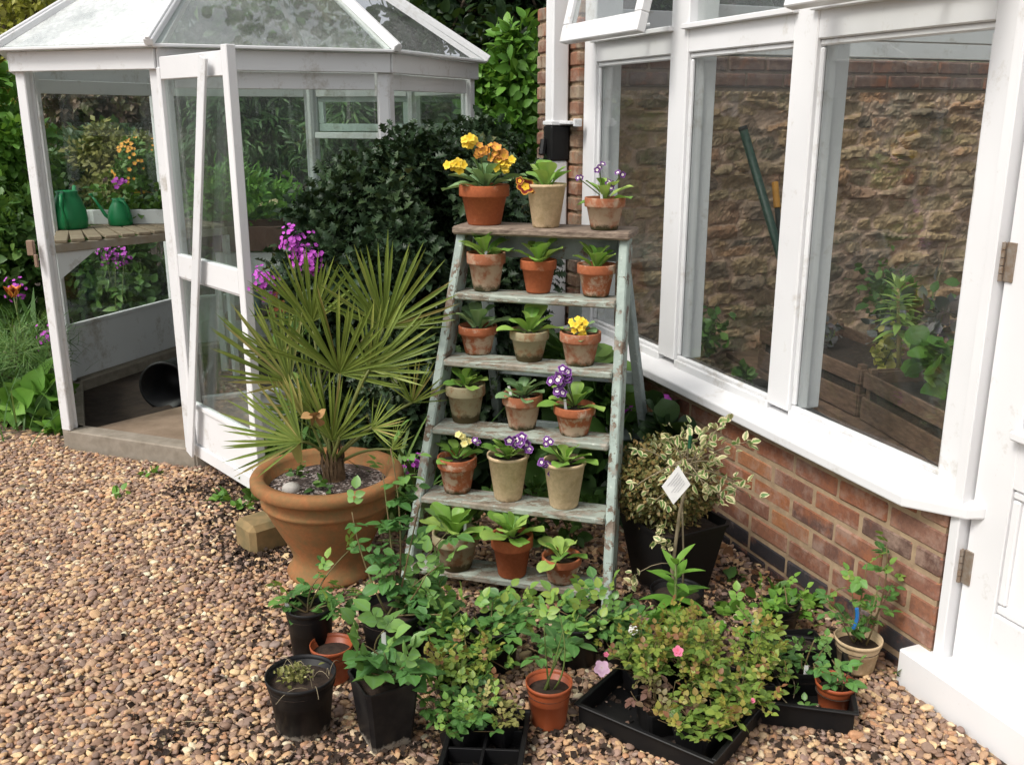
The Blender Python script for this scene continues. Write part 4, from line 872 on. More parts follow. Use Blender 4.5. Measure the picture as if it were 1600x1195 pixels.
primula('clean orange terracotta pot with large lettuce like leaves, middle of the lowest tread', 800, 905, 66, 66, 5, CLAY, PRIM, n_=13, L=.09, up0=.2, up1=1.3, wv=1.15)
primula('low pot with few broad leaves, right on the lowest tread next to the stile', 877, 915, 63, 42, 5, CLAY_W, PRIM, n_=8, L=.075, up0=.15, up1=1.2, wv=1.15)

# ------------------------------------------------------------------ fan palm in the big urn
UC = gz(520, 888, 0); UC[2] = 0
def urn():
    t = thing('potted_palm', 'fan palm growing in a large round terracotta urn', 'potted palm', UC)
    h = .40
    pr = [(.001, 0), (.158, 0), (.162, .012), (.150, .03), (.138, .055), (.136, .075), (.150, .12), (.180, .18), (.206, .235), (.222, .275), (.226, .285), (.236, .292), (.237, .303), (.229, .311), (.232, .33), (.238, .347), (.258, .353), (.268, .362), (.268, .385), (.262, .396), (.250, .40), (.226, .398), (.215, .385), (.205, .34), (.001, .33)]
    pr = [(r_, z_ * .955) for r_, z_ in pr]; mb = MB(); lathe(mb, pr, UC, 64, .003); obj('urn', mb, URN, t, True)
    sz = UC + V(0, 0, .33); mb = MB(); g = 26; a = np.linspace(0, 2 * pi, g, endpoint=False)
    lathe(mb, [(.216, 0), (.17, .006), (.12, .012), (.06, .02), (.001, .022)], sz, 40, .02); obj('grit_topping', mb, GRIT, t, True)
    # trunk
    mb = MB(); base = sz + V(.02, .0, 0); tube(mb, [base, base + V(.004, 0, .03), base + V(.006, 0, .06), base + V(.005, 0, .09)], .045, .03, 10)
    for k in range(60):
        a_ = rng.uniform(0, 6.28); z_ = rng.uniform(.0, .085); d_ = V(cos(a_), sin(a_), 0); q = base + d_ * (.036 - z_ * .06) + V(0, 0, z_); put(mb, BLADE, q, d_ * .5 + V(0, 0, 1), d_, rng.uniform(.04, .08), 5)
    obj('trunk', mb, plain('fibrous_trunk', (.16, .10, .05), .95, scale=30, bs=.8, col2=(.07, .045, .025)), t)
    # fronds: hub pixel, depth offset, direction of the middle segment (px), spread, length px, segments, facing
    fr = [((600, 512), .10, (20, -105), 1.3, 150, 30), ((530, 583), -.05, (15, -120), 1.4, 155, 34), ((487, 503), .14, (-20, -90), 1.1, 125, 26), ((577, 577), -.12, (70, -75), 1.1, 125, 26),
          ((452, 598), -.02, (-78, -74), 1.0, 150, 24), ((470, 690), -.12, (-95, -36), 1.05, 128, 22), ((644, 629), .05, (20, -65), 1.1, 78, 16), ((581, 669), -.12, (60, -22), 1.0, 70, 15), ((612, 703), -.02, (48, -28), 1.2, 62, 16),
          ((520, 688), -.02, (8, -110), 1.0, 130, 24), ((486, 640), .08, (-60, -60), 1.3, 105, 20), ((440, 560), .16, (-40, -60), 1.2, 95, 18)]
    crown = base + V(.005, 0, .10)
    for hub, dy, dpx, spr, lpx, ns in fr:
        hp = gy(*hub, UC[1] + dy); m_ = gy(hub[0] + dpx[0], hub[1] + dpx[1], UC[1] + dy + rng.uniform(-.08, .03)); D0 = unit(m_ - hp); L = lpx / ppm(hp)
        mb = MB(); pet = arc(crown + V(rng.uniform(-.02, .02), rng.uniform(-.02, .02), -.03), hp, .02, 8, V(0, .3, 1)); tube(mb, pet, .006, .0045, 5)
        vw = unit(V(0, 0, H) - hp); N_ = unit(vw + V(rng.normal(0, .35), 0, rng.normal(.25, .3))); X = unit(np.cross(D0, N_)); N_ = np.cross(X, D0)
        th = np.linspace(-spr, spr, ns) + rng.normal(0, .035, ns); ll = L * (1 - .22 * (np.abs(th) / spr) ** 2) * rng.uniform(.9, 1.06, ns)
        D = np.cos(th)[:, None] * D0 + np.sin(th)[:, None] * X + N_ * (.10 + .22 * np.abs(np.sin(th)))[:, None] + rng.normal(0, .03, (ns, 3)); D = unit(D)
        U = N_ + rng.normal(0, .2, (ns, 3)); lm = MB(); put(lm, SEG, np.repeat(hp[None], ns, 0), D, U, ll, .040, np.where(rng.random(ns) < .06, 1.0, np.clip(rng.normal(.45, .22, ns), 0, 1)))
        fo = obj('frond', lm, PALM, t, True); obj('petiole', mb, plain('palm_petiole', (.17, .19, .05), .5, scale=20, bs=0) if 'palm_petiole' not in bpy.data.materials else bpy.data.materials['palm_petiole'], fo, True)
    q = gy(478, 722, UC[1] - .08); mb = MB(); put(mb, leaf_t(lambda t_: .10 * sin(pi * min(1, t_ * .9 + .1)) ** .7 + .01, 6, 3, .5, .1), q - V(0.02, 0, .0), unit(V(-.2, -.1, 1)), V(.3, -1, .2), .17, 1, .97); put(mb, SEG, [q + V(.0, 0, .16)] * 5, V(-.3, 0, 1) + rng.normal(0, .15, (5, 3)), V(0, -1, .2), .16, .06, .95); obj('folded_frond', mb, PALM, t, True)
    q = gy(492, 648, UC[1] - .09); mb = MB()
    for k in range(5): put(mb, LEAFW, q + rng.normal(0, .012, 3), rdir(1), rdir(1), .045, 1.2)
    obj('dead_husk', mb, plain('dry_husk', (.42, .25, .10), .8, scale=20, bs=.1, col2=(.25, .13, .05)), t)
    mb = MB(); c = gz(455, 768, .337); lathe(mb, [(.001, -.01), (.02, -.006), (.031, .008), (.028, .022), (.012, .032), (.001, .034)], c, 14, .06)
    tag(obj('stone', mb, plain('white_stone', (.62, .58, .52), .8, scale=40, bs=.5), None, True, loc=c), 'rounded white stone lying on the grit in the palm urn', 'stone')
    mb = MB(); P_ = np.concatenate([sz + rng.normal(0, 1, (14, 3)) * V(.025, .02, .012) + V(-.12, .05, .02), sz + rng.normal(0, 1, (14, 3)) * V(.02, .02, .012) + V(-.01, -.1, .02)]); put(mb, LEAF, P_, rdir(28, .6), rdir(28, 1), .035); obj('weed_leaves', mb, MIDG, t, True)
urn()
def half_block():
    c = gz(400, 858, 0); ax = frame(V(.75, .66, 0)); x, d, z = ax
    pts = [(-.13, .0), (-.125, .06), (-.06, .115), (.12, .11), (.13, 0)]
    mb = MB(); box(mb, c + V(.035, .06, .05), (.075, .105, .062), ax, .02); tag(obj('stone_block', mb, plain('weathered_block', (.30, .20, .09), .9, scale=12, bs=.6, col2=(.13, .11, .05)), None, loc=c), 'chamfered mossy sandstone block lying beside the palm urn', 'stone block')
half_block()

# ------------------------------------------------------------------ black pots, roses and trays in the foreground
def compound(lm, P, D, L, leaf, n5=5, T=LEAFW, rnd=None):
    """one pinnate leaf"""
    D = unit(D); x = unit(np.cross(D, V(0, 0, 1)) + 1e-6); up_ = np.cross(x, D); pr = n5 // 2
    pos = [P + D * L]; dr = [D]; sz = [1.15]
    for k in range(pr):
        f = .45 + .4 * k / max(1, pr - .5)
        for s_ in (-1, 1): pos.append(P + D * L * f); dr.append(unit(x * s_ + D * .55)); sz.append(.8 + .25 * k / pr)
    r = np.clip((random.random() if rnd is None else rnd) + rng.normal(0, .08, len(pos)), 0, 1)
    put(lm, T, pos, np.array(dr) + rng.normal(0, .12, (len(pos), 3)) - V(0, 0, .12), up_ + rng.normal(0, .2, (len(pos), 3)), leaf * np.array(sz), 1, r)
def rose_stems(tips, base, lm, sm, leaf=.04, step_=.035, L=.055, n5=5, r=.003, sag=.03, start=.2, dens=1.0, up_=.25):
    for tip in tips:
        tip = np.asarray(tip, float); b0 = base + V(*rng.uniform(-.02, .02, 2), 0); pts = arc(b0, tip, sag * rng.uniform(-1, 1), 9, V(rng.normal(), rng.normal(), .3)); tube(sm, pts, r, r * .5, 5)
        ln = np.linalg.norm(tip - b0); k = max(2, int(ln * (1 - start) / step_ * dens))
        for j in range(k):
            f = start + (1 - start) * (j + rng.random() * .6) / k; i_ = f * 8; a = pts[min(8, int(i_))] ; b_ = pts[min(8, int(i_) + 1)]; p = a + (b_ - a) * (i_ - int(i_))
            az = rng.uniform(0, 6.28); d = V(cos(az), sin(az), up_ + rng.normal(0, .3)); compound(lm, p, d, L * rng.uniform(.7, 1.2), leaf * rng.uniform(.7, 1.15), n5, rnd=np.clip(.25 + .6 * f * rng.random() + rng.normal(0, .12), 0, 1))
        compound(lm, pts[-1], V(*rng.normal(0, .5, 2), 1), L, leaf * .8, n5, rnd=.9)
def round_pot(t, c, r, h, m, rim=.012):
    mb = MB(); lathe(mb, [(.001, 0), (r * .74, 0), (r * .76, .006), (r * .95, h - rim), (r * 1.0, h - rim), (r * 1.015, h), (r * .975, h + .001), (r * .96, h - .012), (r * .75, .01), (.001, .01)], c, 40, .004); obj('plastic_pot', mb, m, t, True)
    mb = MB(); lathe(mb, [(r * .955, 0), (r * .6, .006), (r * .3, .012), (.001, .008)], c + V(0, 0, h - .03), 24, .03); obj('soil', mb, SOIL, t, True)
    return c + V(0, 0, h - .02)
def square_pot(t, c, a, b_, h, m, yaw=0, lip=.012):
    """a = half width at rim, b_ = half width at foot"""
    R_ = np.array([[cos(yaw), sin(yaw), 0], [-sin(yaw), cos(yaw), 0], [0, 0, 1]]); mb = MB()
    def ring(hw, z, k=.16):
        o = []
        for sx, sy in ((1, 1), (-1, 1), (-1, -1), (1, -1)):
            q = [(sx * hw, sy * hw * (1 - k)), (sx * hw * (1 - k), sy * hw)]
            if sx * sy < 0: q = q[::-1]
            o += [V(x, y, z) for x, y in q]
        return np.array(o) @ R_ + c
    rings = [ring(b_ * .1, 0), ring(b_, 0), ring(a * .95 + b_ * .05, h - lip), ring(a * 1.02, h - lip), ring(a * 1.04, h), ring(a * .97, h), ring(a * .94, h - .02), ring(b_ * .95, .012), ring(b_ * .1, .012)]
    fs = [(i * 8 + j, i * 8 + (j + 1) % 8, (i + 1) * 8 + (j + 1) % 8, (i + 1) * 8 + j) for i in range(len(rings) - 1) for j in range(8)]
    vv = np.concatenate(rings); mb.add(vv, fs, None, (vv[:, 2] - c[2]) / h); obj('plastic_pot', mb, m, t)
    mb = MB(); rr = [ring(a * .93, h - .032), ring(a * .5, h - .022), ring(.002, h - .018)]; mb.add(np.concatenate(rr), [(i * 8 + j, i * 8 + (j + 1) % 8, (i + 1) * 8 + (j + 1) % 8, (i + 1) * 8 + j) for i in range(2) for j in range(8)]); obj('soil', mb, SOIL, t)
    return c + V(0, 0, h - .022)
def foot(px, py, r):                      # pot centre from the pixel of its front foot
    p = gz(px, py, 0); return p + unit(V(p[0], p[1], 0)) * r + V(0, 0, .006)
RG = 'young roses in plastic pots'
def potted_rose(label, c, kind, r, h, m, tips, leaf=.04, lm=ROSE, n5=5, L=.055, dens=1.0, stick=None, yaw=0, start=.2, nm='potted_rose', sm_=STEMR, up_=.25, step_=.035, group=RG, stem_r=.003):
    t = thing(nm, label, 'potted plant', c, group)
    top = round_pot(t, c, r, h, m) if kind == 'round' else square_pot(t, c, r, r * .76, h, m, yaw)
    l_, s_ = MB(), MB(); rose_stems(tips, top, l_, s_, leaf, step_, L, n5, start=start, dens=dens, up_=up_, r=stem_r); obj('leaves', l_, lm, t, True); obj('stems', s_, sm_, t, True)
    if stick is not None:
        a = top + V(stick[0], stick[1], -.01); mb = MB(); beam(mb, a, a + V(stick[2], 0, stick[3]), .012, .0015, up=V(0, 1, 0), ch=.0005); obj('plant_label', mb, TAG, t)
    return t
def tips(c, z, lst): return [gy(x, y, c[1] + dy) for x, y, dy in lst]
# mossy pot, front left
c = foot(477, 1163, .07); t = thing('potted_seedling', 'round black pot of mossy soil with dry roots at the front left', 'potted plant', c)
tp = round_pot(t, c, .092, .165, BLACK_D); mb = MB(); P_ = tp + rng.normal(0, 1, (130, 3)) * V(.022, .02, .006) + V(-.015, 0, .018); put(mb, LEAF, P_, rdir(130, .5), rdir(130, 1), rng.uniform(.008, .02, 130)); obj('moss', mb, OLIVE, t, True)
mb = MB()
for k in range(12):
    a = tp + V(rng.uniform(-.06, .08), rng.uniform(-.06, .05), .01); tube(mb, arc(a, a + V(rng.uniform(-.08, .08), rng.uniform(-.06, .04), rng.uniform(-.02, .04)), .02, 6), .0012, .0007, 4)
obj('dry_roots', mb, TWIG, t)
c = foot(490, 1052, .06); potted_rose('rose with red tinged young shoots in a black pot behind the mossy pot', c, 'round', .072, .19, BLACK, tips(c, 0, [(425, 918, .0), (455, 930, -.03), (535, 925, .05), (545, 860, .1), (500, 900, 0), (520, 960, -.05), (560, 930, 0), (480, 945, .05)]), .040, dens=.9, stick=(-.06, -.01, -.006, .06), start=.3)
c = foot(522, 1075, .05); t = thing('flower_pot', 'orange plastic pot with dark soil half hidden behind the mossy black pot', 'flower pot', c); round_pot(t, c, .062, .11, ORANGE)
c = foot(604, 1172, .05); potted_rose('broad leaved rose in a square black pot at the front', c, 'square', .073, .185, BLACK_D, tips(c, 0, [(600, 985, -.02), (565, 1005, -.02), (640, 1010, .0), (625, 1045, -.07), (575, 1050, -.06), (655, 1075, -.03), (600, 1020, -.08)]), .062, ROSE_D, L=.06, dens=.8, yaw=.5, stick=(.0, .03, 0, .14), step_=.05)
c = foot(617, 1052, .08); potted_rose('tall thorny rose reaching over the urn rim from a wide black pot', c, 'round', .10, .17, BLACK, tips(c, 0, [(598, 740, .1), (550, 800, .05), (655, 790, .1), (700, 830, .1), (640, 860, .0), (690, 880, .05), (610, 700, .16), (665, 900, -.05), (690, 960, -.08)]), .046, ROSE_D, L=.07, dens=.75, start=.32, stem_r=.0035)
# middle cluster
mid = [('bushy rose in a black pot between the wide pot and the ladder foot', 690, 1050, [(680, 957, 0), (725, 947, 0), (700, 982, -.06), (660, 987, -.03), (735, 987, -.04), (705, 940, .06), (740, 1007, -.08)], ROSE),
       ('spreading light green rose in a black pot below the ladder', 775, 1058, [(770, 940, .05), (740, 957, .0), (810, 940, .05), (790, 972, -.06), (835, 952, 0), (760, 997, -.08), (825, 997, -.05), (785, 940, .1)], ROSE),
       ('rose with yellowish young leaves in a black pot by the ladder stile', 900, 1052, [(905, 922, .06), (870, 952, 0), (935, 947, 0), (950, 927, .05), (890, 982, -.06), (930, 992, -.05), (865, 997, -.05), (960, 972, 0)], ROSE)]
for lab, px, py, tl, lm in mid:
    c = foot(px, py, .06); potted_rose(lab, c, 'round', .075, .14, BLACK, tips(c, 0, tl + [(x + 18, y + 22, d_ - .03) for x, y, d_ in tl[::2]]), .038, lm, dens=1.15, L=.055)
c = foot(857, 1146, .045); potted_rose('single stemmed rose in an orange plastic pot on the pebbles', c, 'round', .0625, .125, ORANGE, tips(c, 0, [(872, 950, .02), (880, 985, 0), (850, 975, .0), (905, 960, .03)]), .045, ROSE, dens=.6, start=.45, sm_=STEM, L=.05)
# trays
def tray(label, a, b_, dv, h, m=BLACK, cells=0, nm='plant_tray'):
    """a, b_ rim corners at the front; dv vector to the back"""
    cz = (a + b_) / 2 + dv / 2; c0 = V(cz[0], cz[1], 0.004); t = thing(nm, label, 'tray', c0); x = unit(b_ - a); y = unit(dv); L = np.linalg.norm(b_ - a); W_ = np.linalg.norm(dv); Zv = V(0, 0, 1)
    mb = MB(); ax_ = (x, y, Zv); box(mb, up(cz, .008), (L / 2, W_ / 2, .003), ax_, .001)
    for s_ in (-1, 1):
        box(mb, up(cz + y * s_ * W_ / 2, h / 2 + .004), (L / 2, .002, h / 2), ax_, .001); box(mb, up(cz + x * s_ * L / 2, h / 2 + .004), (.002, W_ / 2, h / 2), ax_, .001)
    obj('tray_base', mb, m, t); mb = MB()
    for s_ in (-1, 1):
        box(mb, up(cz + y * s_ * (W_ / 2 + .005), h + .004), (L / 2 + .011, .007, .003), ax_, .002); box(mb, up(cz + x * s_ * (L / 2 + .005), h + .0035), (.007, W_ / 2 - .001, .003), ax_, .002)
    obj('tray_rim', mb, m, t)
    if cells:
        mb = MB()
        for k in range(1, cells): q = a + (b_ - a) * 0 + dv * k / cells; box(mb, up(q + (b_ - a) / 2, h / 2 + .008), (L / 2 - .003, .004, h / 2 - .004), ax_, .001)
        box(mb, up(cz, h / 2 + .0085), (.004, W_ / 2 - .003, h / 2 - .004), ax_, .001); obj('cell_divider', mb, m, t)
    return t
def perp(a, b_, ln):
    d = unit(b_ - a); q = V(-d[1], d[0], 0); return q * ln
a, b_ = gz(905, 1098, .065), gz(1112, 1186, .065); tray('large black tray of miniature roses at the front', a, b_, perp(a, b_, .40), .06); TA, TB, TD = a, b_, perp(a, b_, .40)
a, b_ = gz(1178, 1092, .075), gz(1335, 1112, .075); tray('black tray under the trailing rose beside the door threshold', a, b_, perp(a, b_, .36), .07); SA, SB, SD = a, b_, perp(a, b_, .36)
a, b_ = gz(690, 1195, .06), gz(808, 1200, .06); d_ = gz(848, 1112, .06) - b_; d_ = perp(a, b_, np.linalg.norm(d_)) * .8 + d_ * .2; tray('black cell tray with shallow compartments at the bottom edge', a, b_, d_, .05, BLACK, 3, 'cell_tray')
MG = 'miniature roses in the trays'
def mini(label, c, rad, ht, n_, lm=MINI, leaf=.021, blooms=(), pot=.05, T=LEAFW, group=MG):
    t = thing('miniature_rose', label, 'potted plant', c, group)
    top = square_pot(t, c, pot, pot * .8, .075, BLACK, rng.uniform(0, 1)); l_, s_ = MB(), MB(); tt = []
    for k in range(n_):
        az = rng.uniform(0, 6.28); q = rng.random() ** .5; tt.append(top + V(cos(az) * rad * q, sin(az) * rad * q, ht * (1.05 - .65 * q ** 2) * rng.uniform(.55, 1.05)))
    rose_stems(tt, top, l_, s_, leaf, .022, .028, 5, .0014, .02, .3, 1.0, .3); obj('leaves', l_, lm, t, True); obj('stems', s_, STEMR, t, True)
    for (px, py, dy, fm, r_) in blooms:
        q = gy(px, py, c[1] + dy); mb = MB(); disc(mb, q, V(.1, -.75, .6), r_); disc(mb, q + V(0, 0, .003), V(.2, -.7, .7), r_ * .65)
        fo = obj('bloom', mb, fm, t, True); sm = MB(); tube(sm, arc(top, q - V(0, -.005, .004), .01, 6), .0012, .001, 4); obj('flower_stalk', sm, STEMR, fo, True)
def tpt(a, b_, d_, u, v_): p = a + (b_ - a) * u + d_ * v_; return up(p, .012)
mini('miniature rose with a pale pink open bloom in the big front tray', tpt(TA, TB, TD, .18, .55), .13, .16, 26, blooms=[(940, 1044, -.07, P_PINK, .024), (947, 1022, -.02, P_ROSE, .008)])
mini('miniature rose with a white bloom at the back of the big front tray', tpt(TA, TB, TD, .25, .9), .11, .17, 20, blooms=[(989, 984, -.03, P_WHITE, .015)])
mini('miniature rose with a deep pink double bloom in the big front tray', tpt(TA, TB, TD, .55, .72), .13, .18, 26, blooms=[(1059, 1017, -.05, P_ROSE, .016)])
mini('miniature rose with yellow green leaves at the right of the big front tray', tpt(TA, TB, TD, .86, .60), .13, .16, 24, blooms=[(1176, 1094, -.1, P_ROSE, .007)])
mini('golden leaved miniature rose hanging over the front corner of the big tray', tpt(TA, TB, TD, .80, .20), .11, .10, 20, leaf=.024)
mini('purplish leaved miniature rose in the front row of the big tray', tpt(TA, TB, TD, .48, .25), .10, .09, 16, leaf_mat('purple_tinged_leaf', [(0, (.10, .06, .04)), (.6, (.19, .09, .07)), (1, (.2, .2, .06))], .5, .2))
mini('tall upright miniature rose at the far right of the big tray', tpt(TA, TB, TD, .88, .95), .10, .20, 18)
c = gz(722, 1165, 0); mini('light green miniature rose at the bottom left beside the cell tray', up(c, .006), .13, .12, 24, ROSE, .024)
c = gz(712, 1095, 0); mini('bronze leaved miniature rose with red buds behind the cell tray', up(c, .006), .13, .13, 24, MINI, .022, [(759, 1078, -.04, P_ROSE, .007), (770, 1131, -.12, P_ROSE, .006)])
c = gz(785, 1165, 0); mini('withering miniature rose with dry twigs standing in the cell tray', up(c, .02), .07, .09, 10, OLIVE, .017, pot=.035)
# right tray contents
c = foot(1300, 1122, .042) + V(0, 0, .01); potted_rose('seedling rose with an orange label in a small orange pot in the right tray', c, 'round', .054, .075, ORANGE, tips(c, 0, [(1300, 1030, 0), (1275, 1045, -.02), (1330, 1045, 0), (1318, 1062, -.04)]), .034, ROSE_D, dens=.8, L=.035, stick=None)
c = tpt(SA, SB, SD, .18, .5); potted_rose('trailing small leaved rose with thin twigs spilling over the right tray', c, 'square', .055, .07, BLACK, tips(c, 0, [(1265, 1040, -.05), (1215, 1020, 0), (1240, 1090, -.1), (1160, 1060, -.08), (1255, 1115, -.13), (1190, 985, .05)]), .026, ROSE_D, L=.035, dens=.9, sm_=TWIG, step_=.03)
c = tpt(SA, SB, SD, .10, .9); potted_rose('leafy shoot beside a white label at the back of the right tray', c, 'square', .06, .08, BLACK, tips(c, 0, [(1150, 945, 0), (1130, 965, 0), (1165, 975, -.03), (1140, 985, -.04), (1195, 970, 0)]), .036, BRIGHT, dens=.8, stick=(-.03, .0, .002, .08), L=.04)
c = tpt(SA, SB, SD, .55, .88); t = thing('flower_pot', 'square black pot of bare grit between the right tray plants', 'flower pot', c); q = square_pot(t, c, .058, .048, .08, BLACK, .1); mb = MB(); P_ = q + rng.normal(0, 1, (24, 3)) * V(.03, .03, .004) + V(0, 0, .008); put(mb, LEAF, P_, rdir(24, .3), rdir(24, 1), .02); obj('seedlings', mb, MIDG, t, True)
c = tpt(SA, SB, SD, .60, .52); potted_rose('small rose in a square pot with a short white label in the right tray', c, 'square', .048, .075, BLACK, tips(c, 0, [(1272, 1000, 0), (1290, 1010, 0), (1255, 1020, -.02)]), .026, ROSE_D, dens=.7, L=.032, stick=(-.02, -.03, .002, .05))
c = foot(1335, 1058, .05); t = potted_rose('taller rose with a blue tie in a tan clay pot against the brick wall', c, 'round', .068, .10, CREAM, tips(c, 0, [(1385, 850, .06), (1355, 880, .03), (1330, 915, 0), (1375, 900, .03), (1290, 935, .0), (1395, 910, .05), (1310, 960, -.04), (1360, 960, -.02)]), .034, ROSE, dens=.8, L=.045, start=.3)
mb = MB(); q = gy(1337, 965, c[1] - .05); tube(mb, arc(q + V(0, 0, .03), q - V(.004, 0, .035), .006, 5, V(1, 0, 0)), .006, .005, 6); obj('blue_tie', mb, plain('blue_plastic', (.02, .16, .45), .4, scale=9, bs=0), t)
# ------------------------------------------------------------------ box ball, variegated standard, lily by the wall
c = foot(1046, 935, .115); t = thing('potted_box', 'clipped brownish box bush in a big square black pot by the wall', 'potted plant', c); tp = square_pot(t, c, .142, .10, .25, BLACK, .5)
mb = MB(); n_ = 5200; d_ = rdir(n_, .1); P_ = tp + V(-.04, .0, .14) + d_ * V(.18, .15, .16) * (rng.random((n_, 1)) ** .22) * (1 + .08 * np.sin(d_[:, :1] * 9 + d_[:, 1:2] * 7)); put(mb, SMALL, P_, d_ + rng.normal(0, .6, (n_, 3)), d_, rng.uniform(.014, .022, n_)); obj('box_foliage', mb, BOXM, t, True)
mb = MB(); tube(mb, [tp - V(0, 0, .02), tp + V(-.02, .02, .1)], .014, .01, 7); obj('stem', mb, BARK, t)
def euonymus():
    c = foot(1052, 985, .07) + V(0, -.03, 0); t = thing('variegated_shrub', 'cream variegated shrub on a bare stem with a white hanging tag', 'potted plant', c); tp = round_pot(t, c, .085, .12, BLACK)
    hd = gy(1076, 722, c[1] + .02); mb = MB(); st_ = gy(1062, 800, c[1] + .01); tube(mb, [tp, gy(1050, 890, c[1]), st_, hd - V(0, 0, .05)], .007, .005, 7); tube(mb, [tp + V(.02, .01, 0), gy(1068, 870, c[1] + .03), gy(1066, 790, c[1] + .03)], .004, .003, 5); sb_ = [] 
    lm = MB()
    for (x, y, dy) in [(1075, 665, 0), (1130, 660, .03), (1040, 680, 0), (1170, 690, .05), (1100, 690, -.08), (1000, 700, 0), (985, 765, -.03), (1020, 745, -.06), (1125, 725, -.05), (1150, 755, 0), (1100, 760, -.08), (1060, 735, -.1), (1130, 780, -.02), (1085, 705, .08), (1050, 700, .08), (1110, 670, .06), (1165, 770, .03), (1080, 740, .05), (1015, 790, -.03)]:
        q = gy(x, y, c[1] + dy); b0 = hd + V(rng.uniform(-.03, .03), 0, rng.uniform(-.07, .02)); pts = arc(b0, q, .015, 7); tube(mb, pts, .003, .0014, 4)
        for k in range(14 if x > 1030 else 8):
            f = rng.uniform(.55, 1.1); p = b0 + (q - b0) * f + rng.normal(0, .014, 3); put(lm, LEAFW, p, unit(q - b0) * .6 + rdir(1, .2)[0], rdir(1, 1.2), rng.uniform(.022, .036), .85)
    for (x, y) in [(1030, 830), (1040, 850), (1025, 845), (985, 905)]:
        for k in range(9): put(lm, LEAFW, gy(x, y, c[1] - .02) + rng.normal(0, .013, 3), rdir(1, .2), rdir(1, 1), rng.uniform(.025, .036), .85)
        tube(mb, arc(gy(1050, 880, c[1]), gy(x, y, c[1] - .02), .02, 5), .002, .001, 4)
    obj('leaves', lm, VARI, t, True); obj('stems', mb, TWIG, t, True)
    mb = MB(); g = [gy(1060, 727, c[1] - .13), gy(1079, 757, c[1] - .135), gy(1052, 788, c[1] - .14), gy(1034, 760, c[1] - .135)]; prism(mb, g, V(.0, .0012, 0)); tg = obj('hanging_tag', mb, TAG, t)
    mb = MB(); 
    for k in range(6):
        f0 = .2 + .1 * k; a = g[0] + (g[3] - g[0]) * .18 + (g[1] - g[0]) * f0 * 0; 
        u0, u1 = .15, .8 - .1 * (k % 3); v_ = .18 + .11 * k; P0 = g[0] + (g[1] - g[0]) * u0 + (g[3] - g[0]) * 0; 
        pa = g[0] + (g[1] - g[0]) * v_ + (g[3] - g[0]) * u0; pb = g[0] + (g[1] - g[0]) * v_ + (g[3] - g[0]) * u1
        tube(mb, [pa - V(0, .0012, 0), pb - V(0, .0012, 0)], .0007, .0007, 4)
    obj('print_lines', mb, plain('grey_print', (.45, .45, .46), .6, scale=30, bs=0), tg)
    mb = MB(); q = gy(1078, 690, c[1] - .05); tube(mb, [q - V(0, 0, .02), q + V(0, 0, .02)], .006, .006, 6); obj('green_tie', mb, plain('dark_green_tie', (.01, .09, .04), .5, scale=9, bs=0), t)
euonymus()
c = foot(1050, 1000, .02) + V(.0, -.06, 0); t = thing('young_lily', 'leafy green lily shoot in front of the variegated shrub', 'plant', c); mb = MB(); tube(mb, [c, gy(1056, 880, c[1])], .006, .004, 6); obj('stem', mb, STEM, t, True)
mb = MB(); k = 30; f = np.sort(rng.random(k)); az = np.arange(k) * 2.4; el = .1 + .9 * f ** 2; base = c + (gy(1056, 880, c[1]) - c) * (.25 + .75 * f[:, None]); put(mb, leaf_t(oval(.13), 7, 3, .3, .3), base, np.stack([np.cos(el) * np.cos(az), np.cos(el) * np.sin(az), np.sin(el)], 1), V(0, 0, 1), .125 - .04 * f, 1.15, .3 + .5 * f); obj('leaves', mb, BRIGHT, t, True)

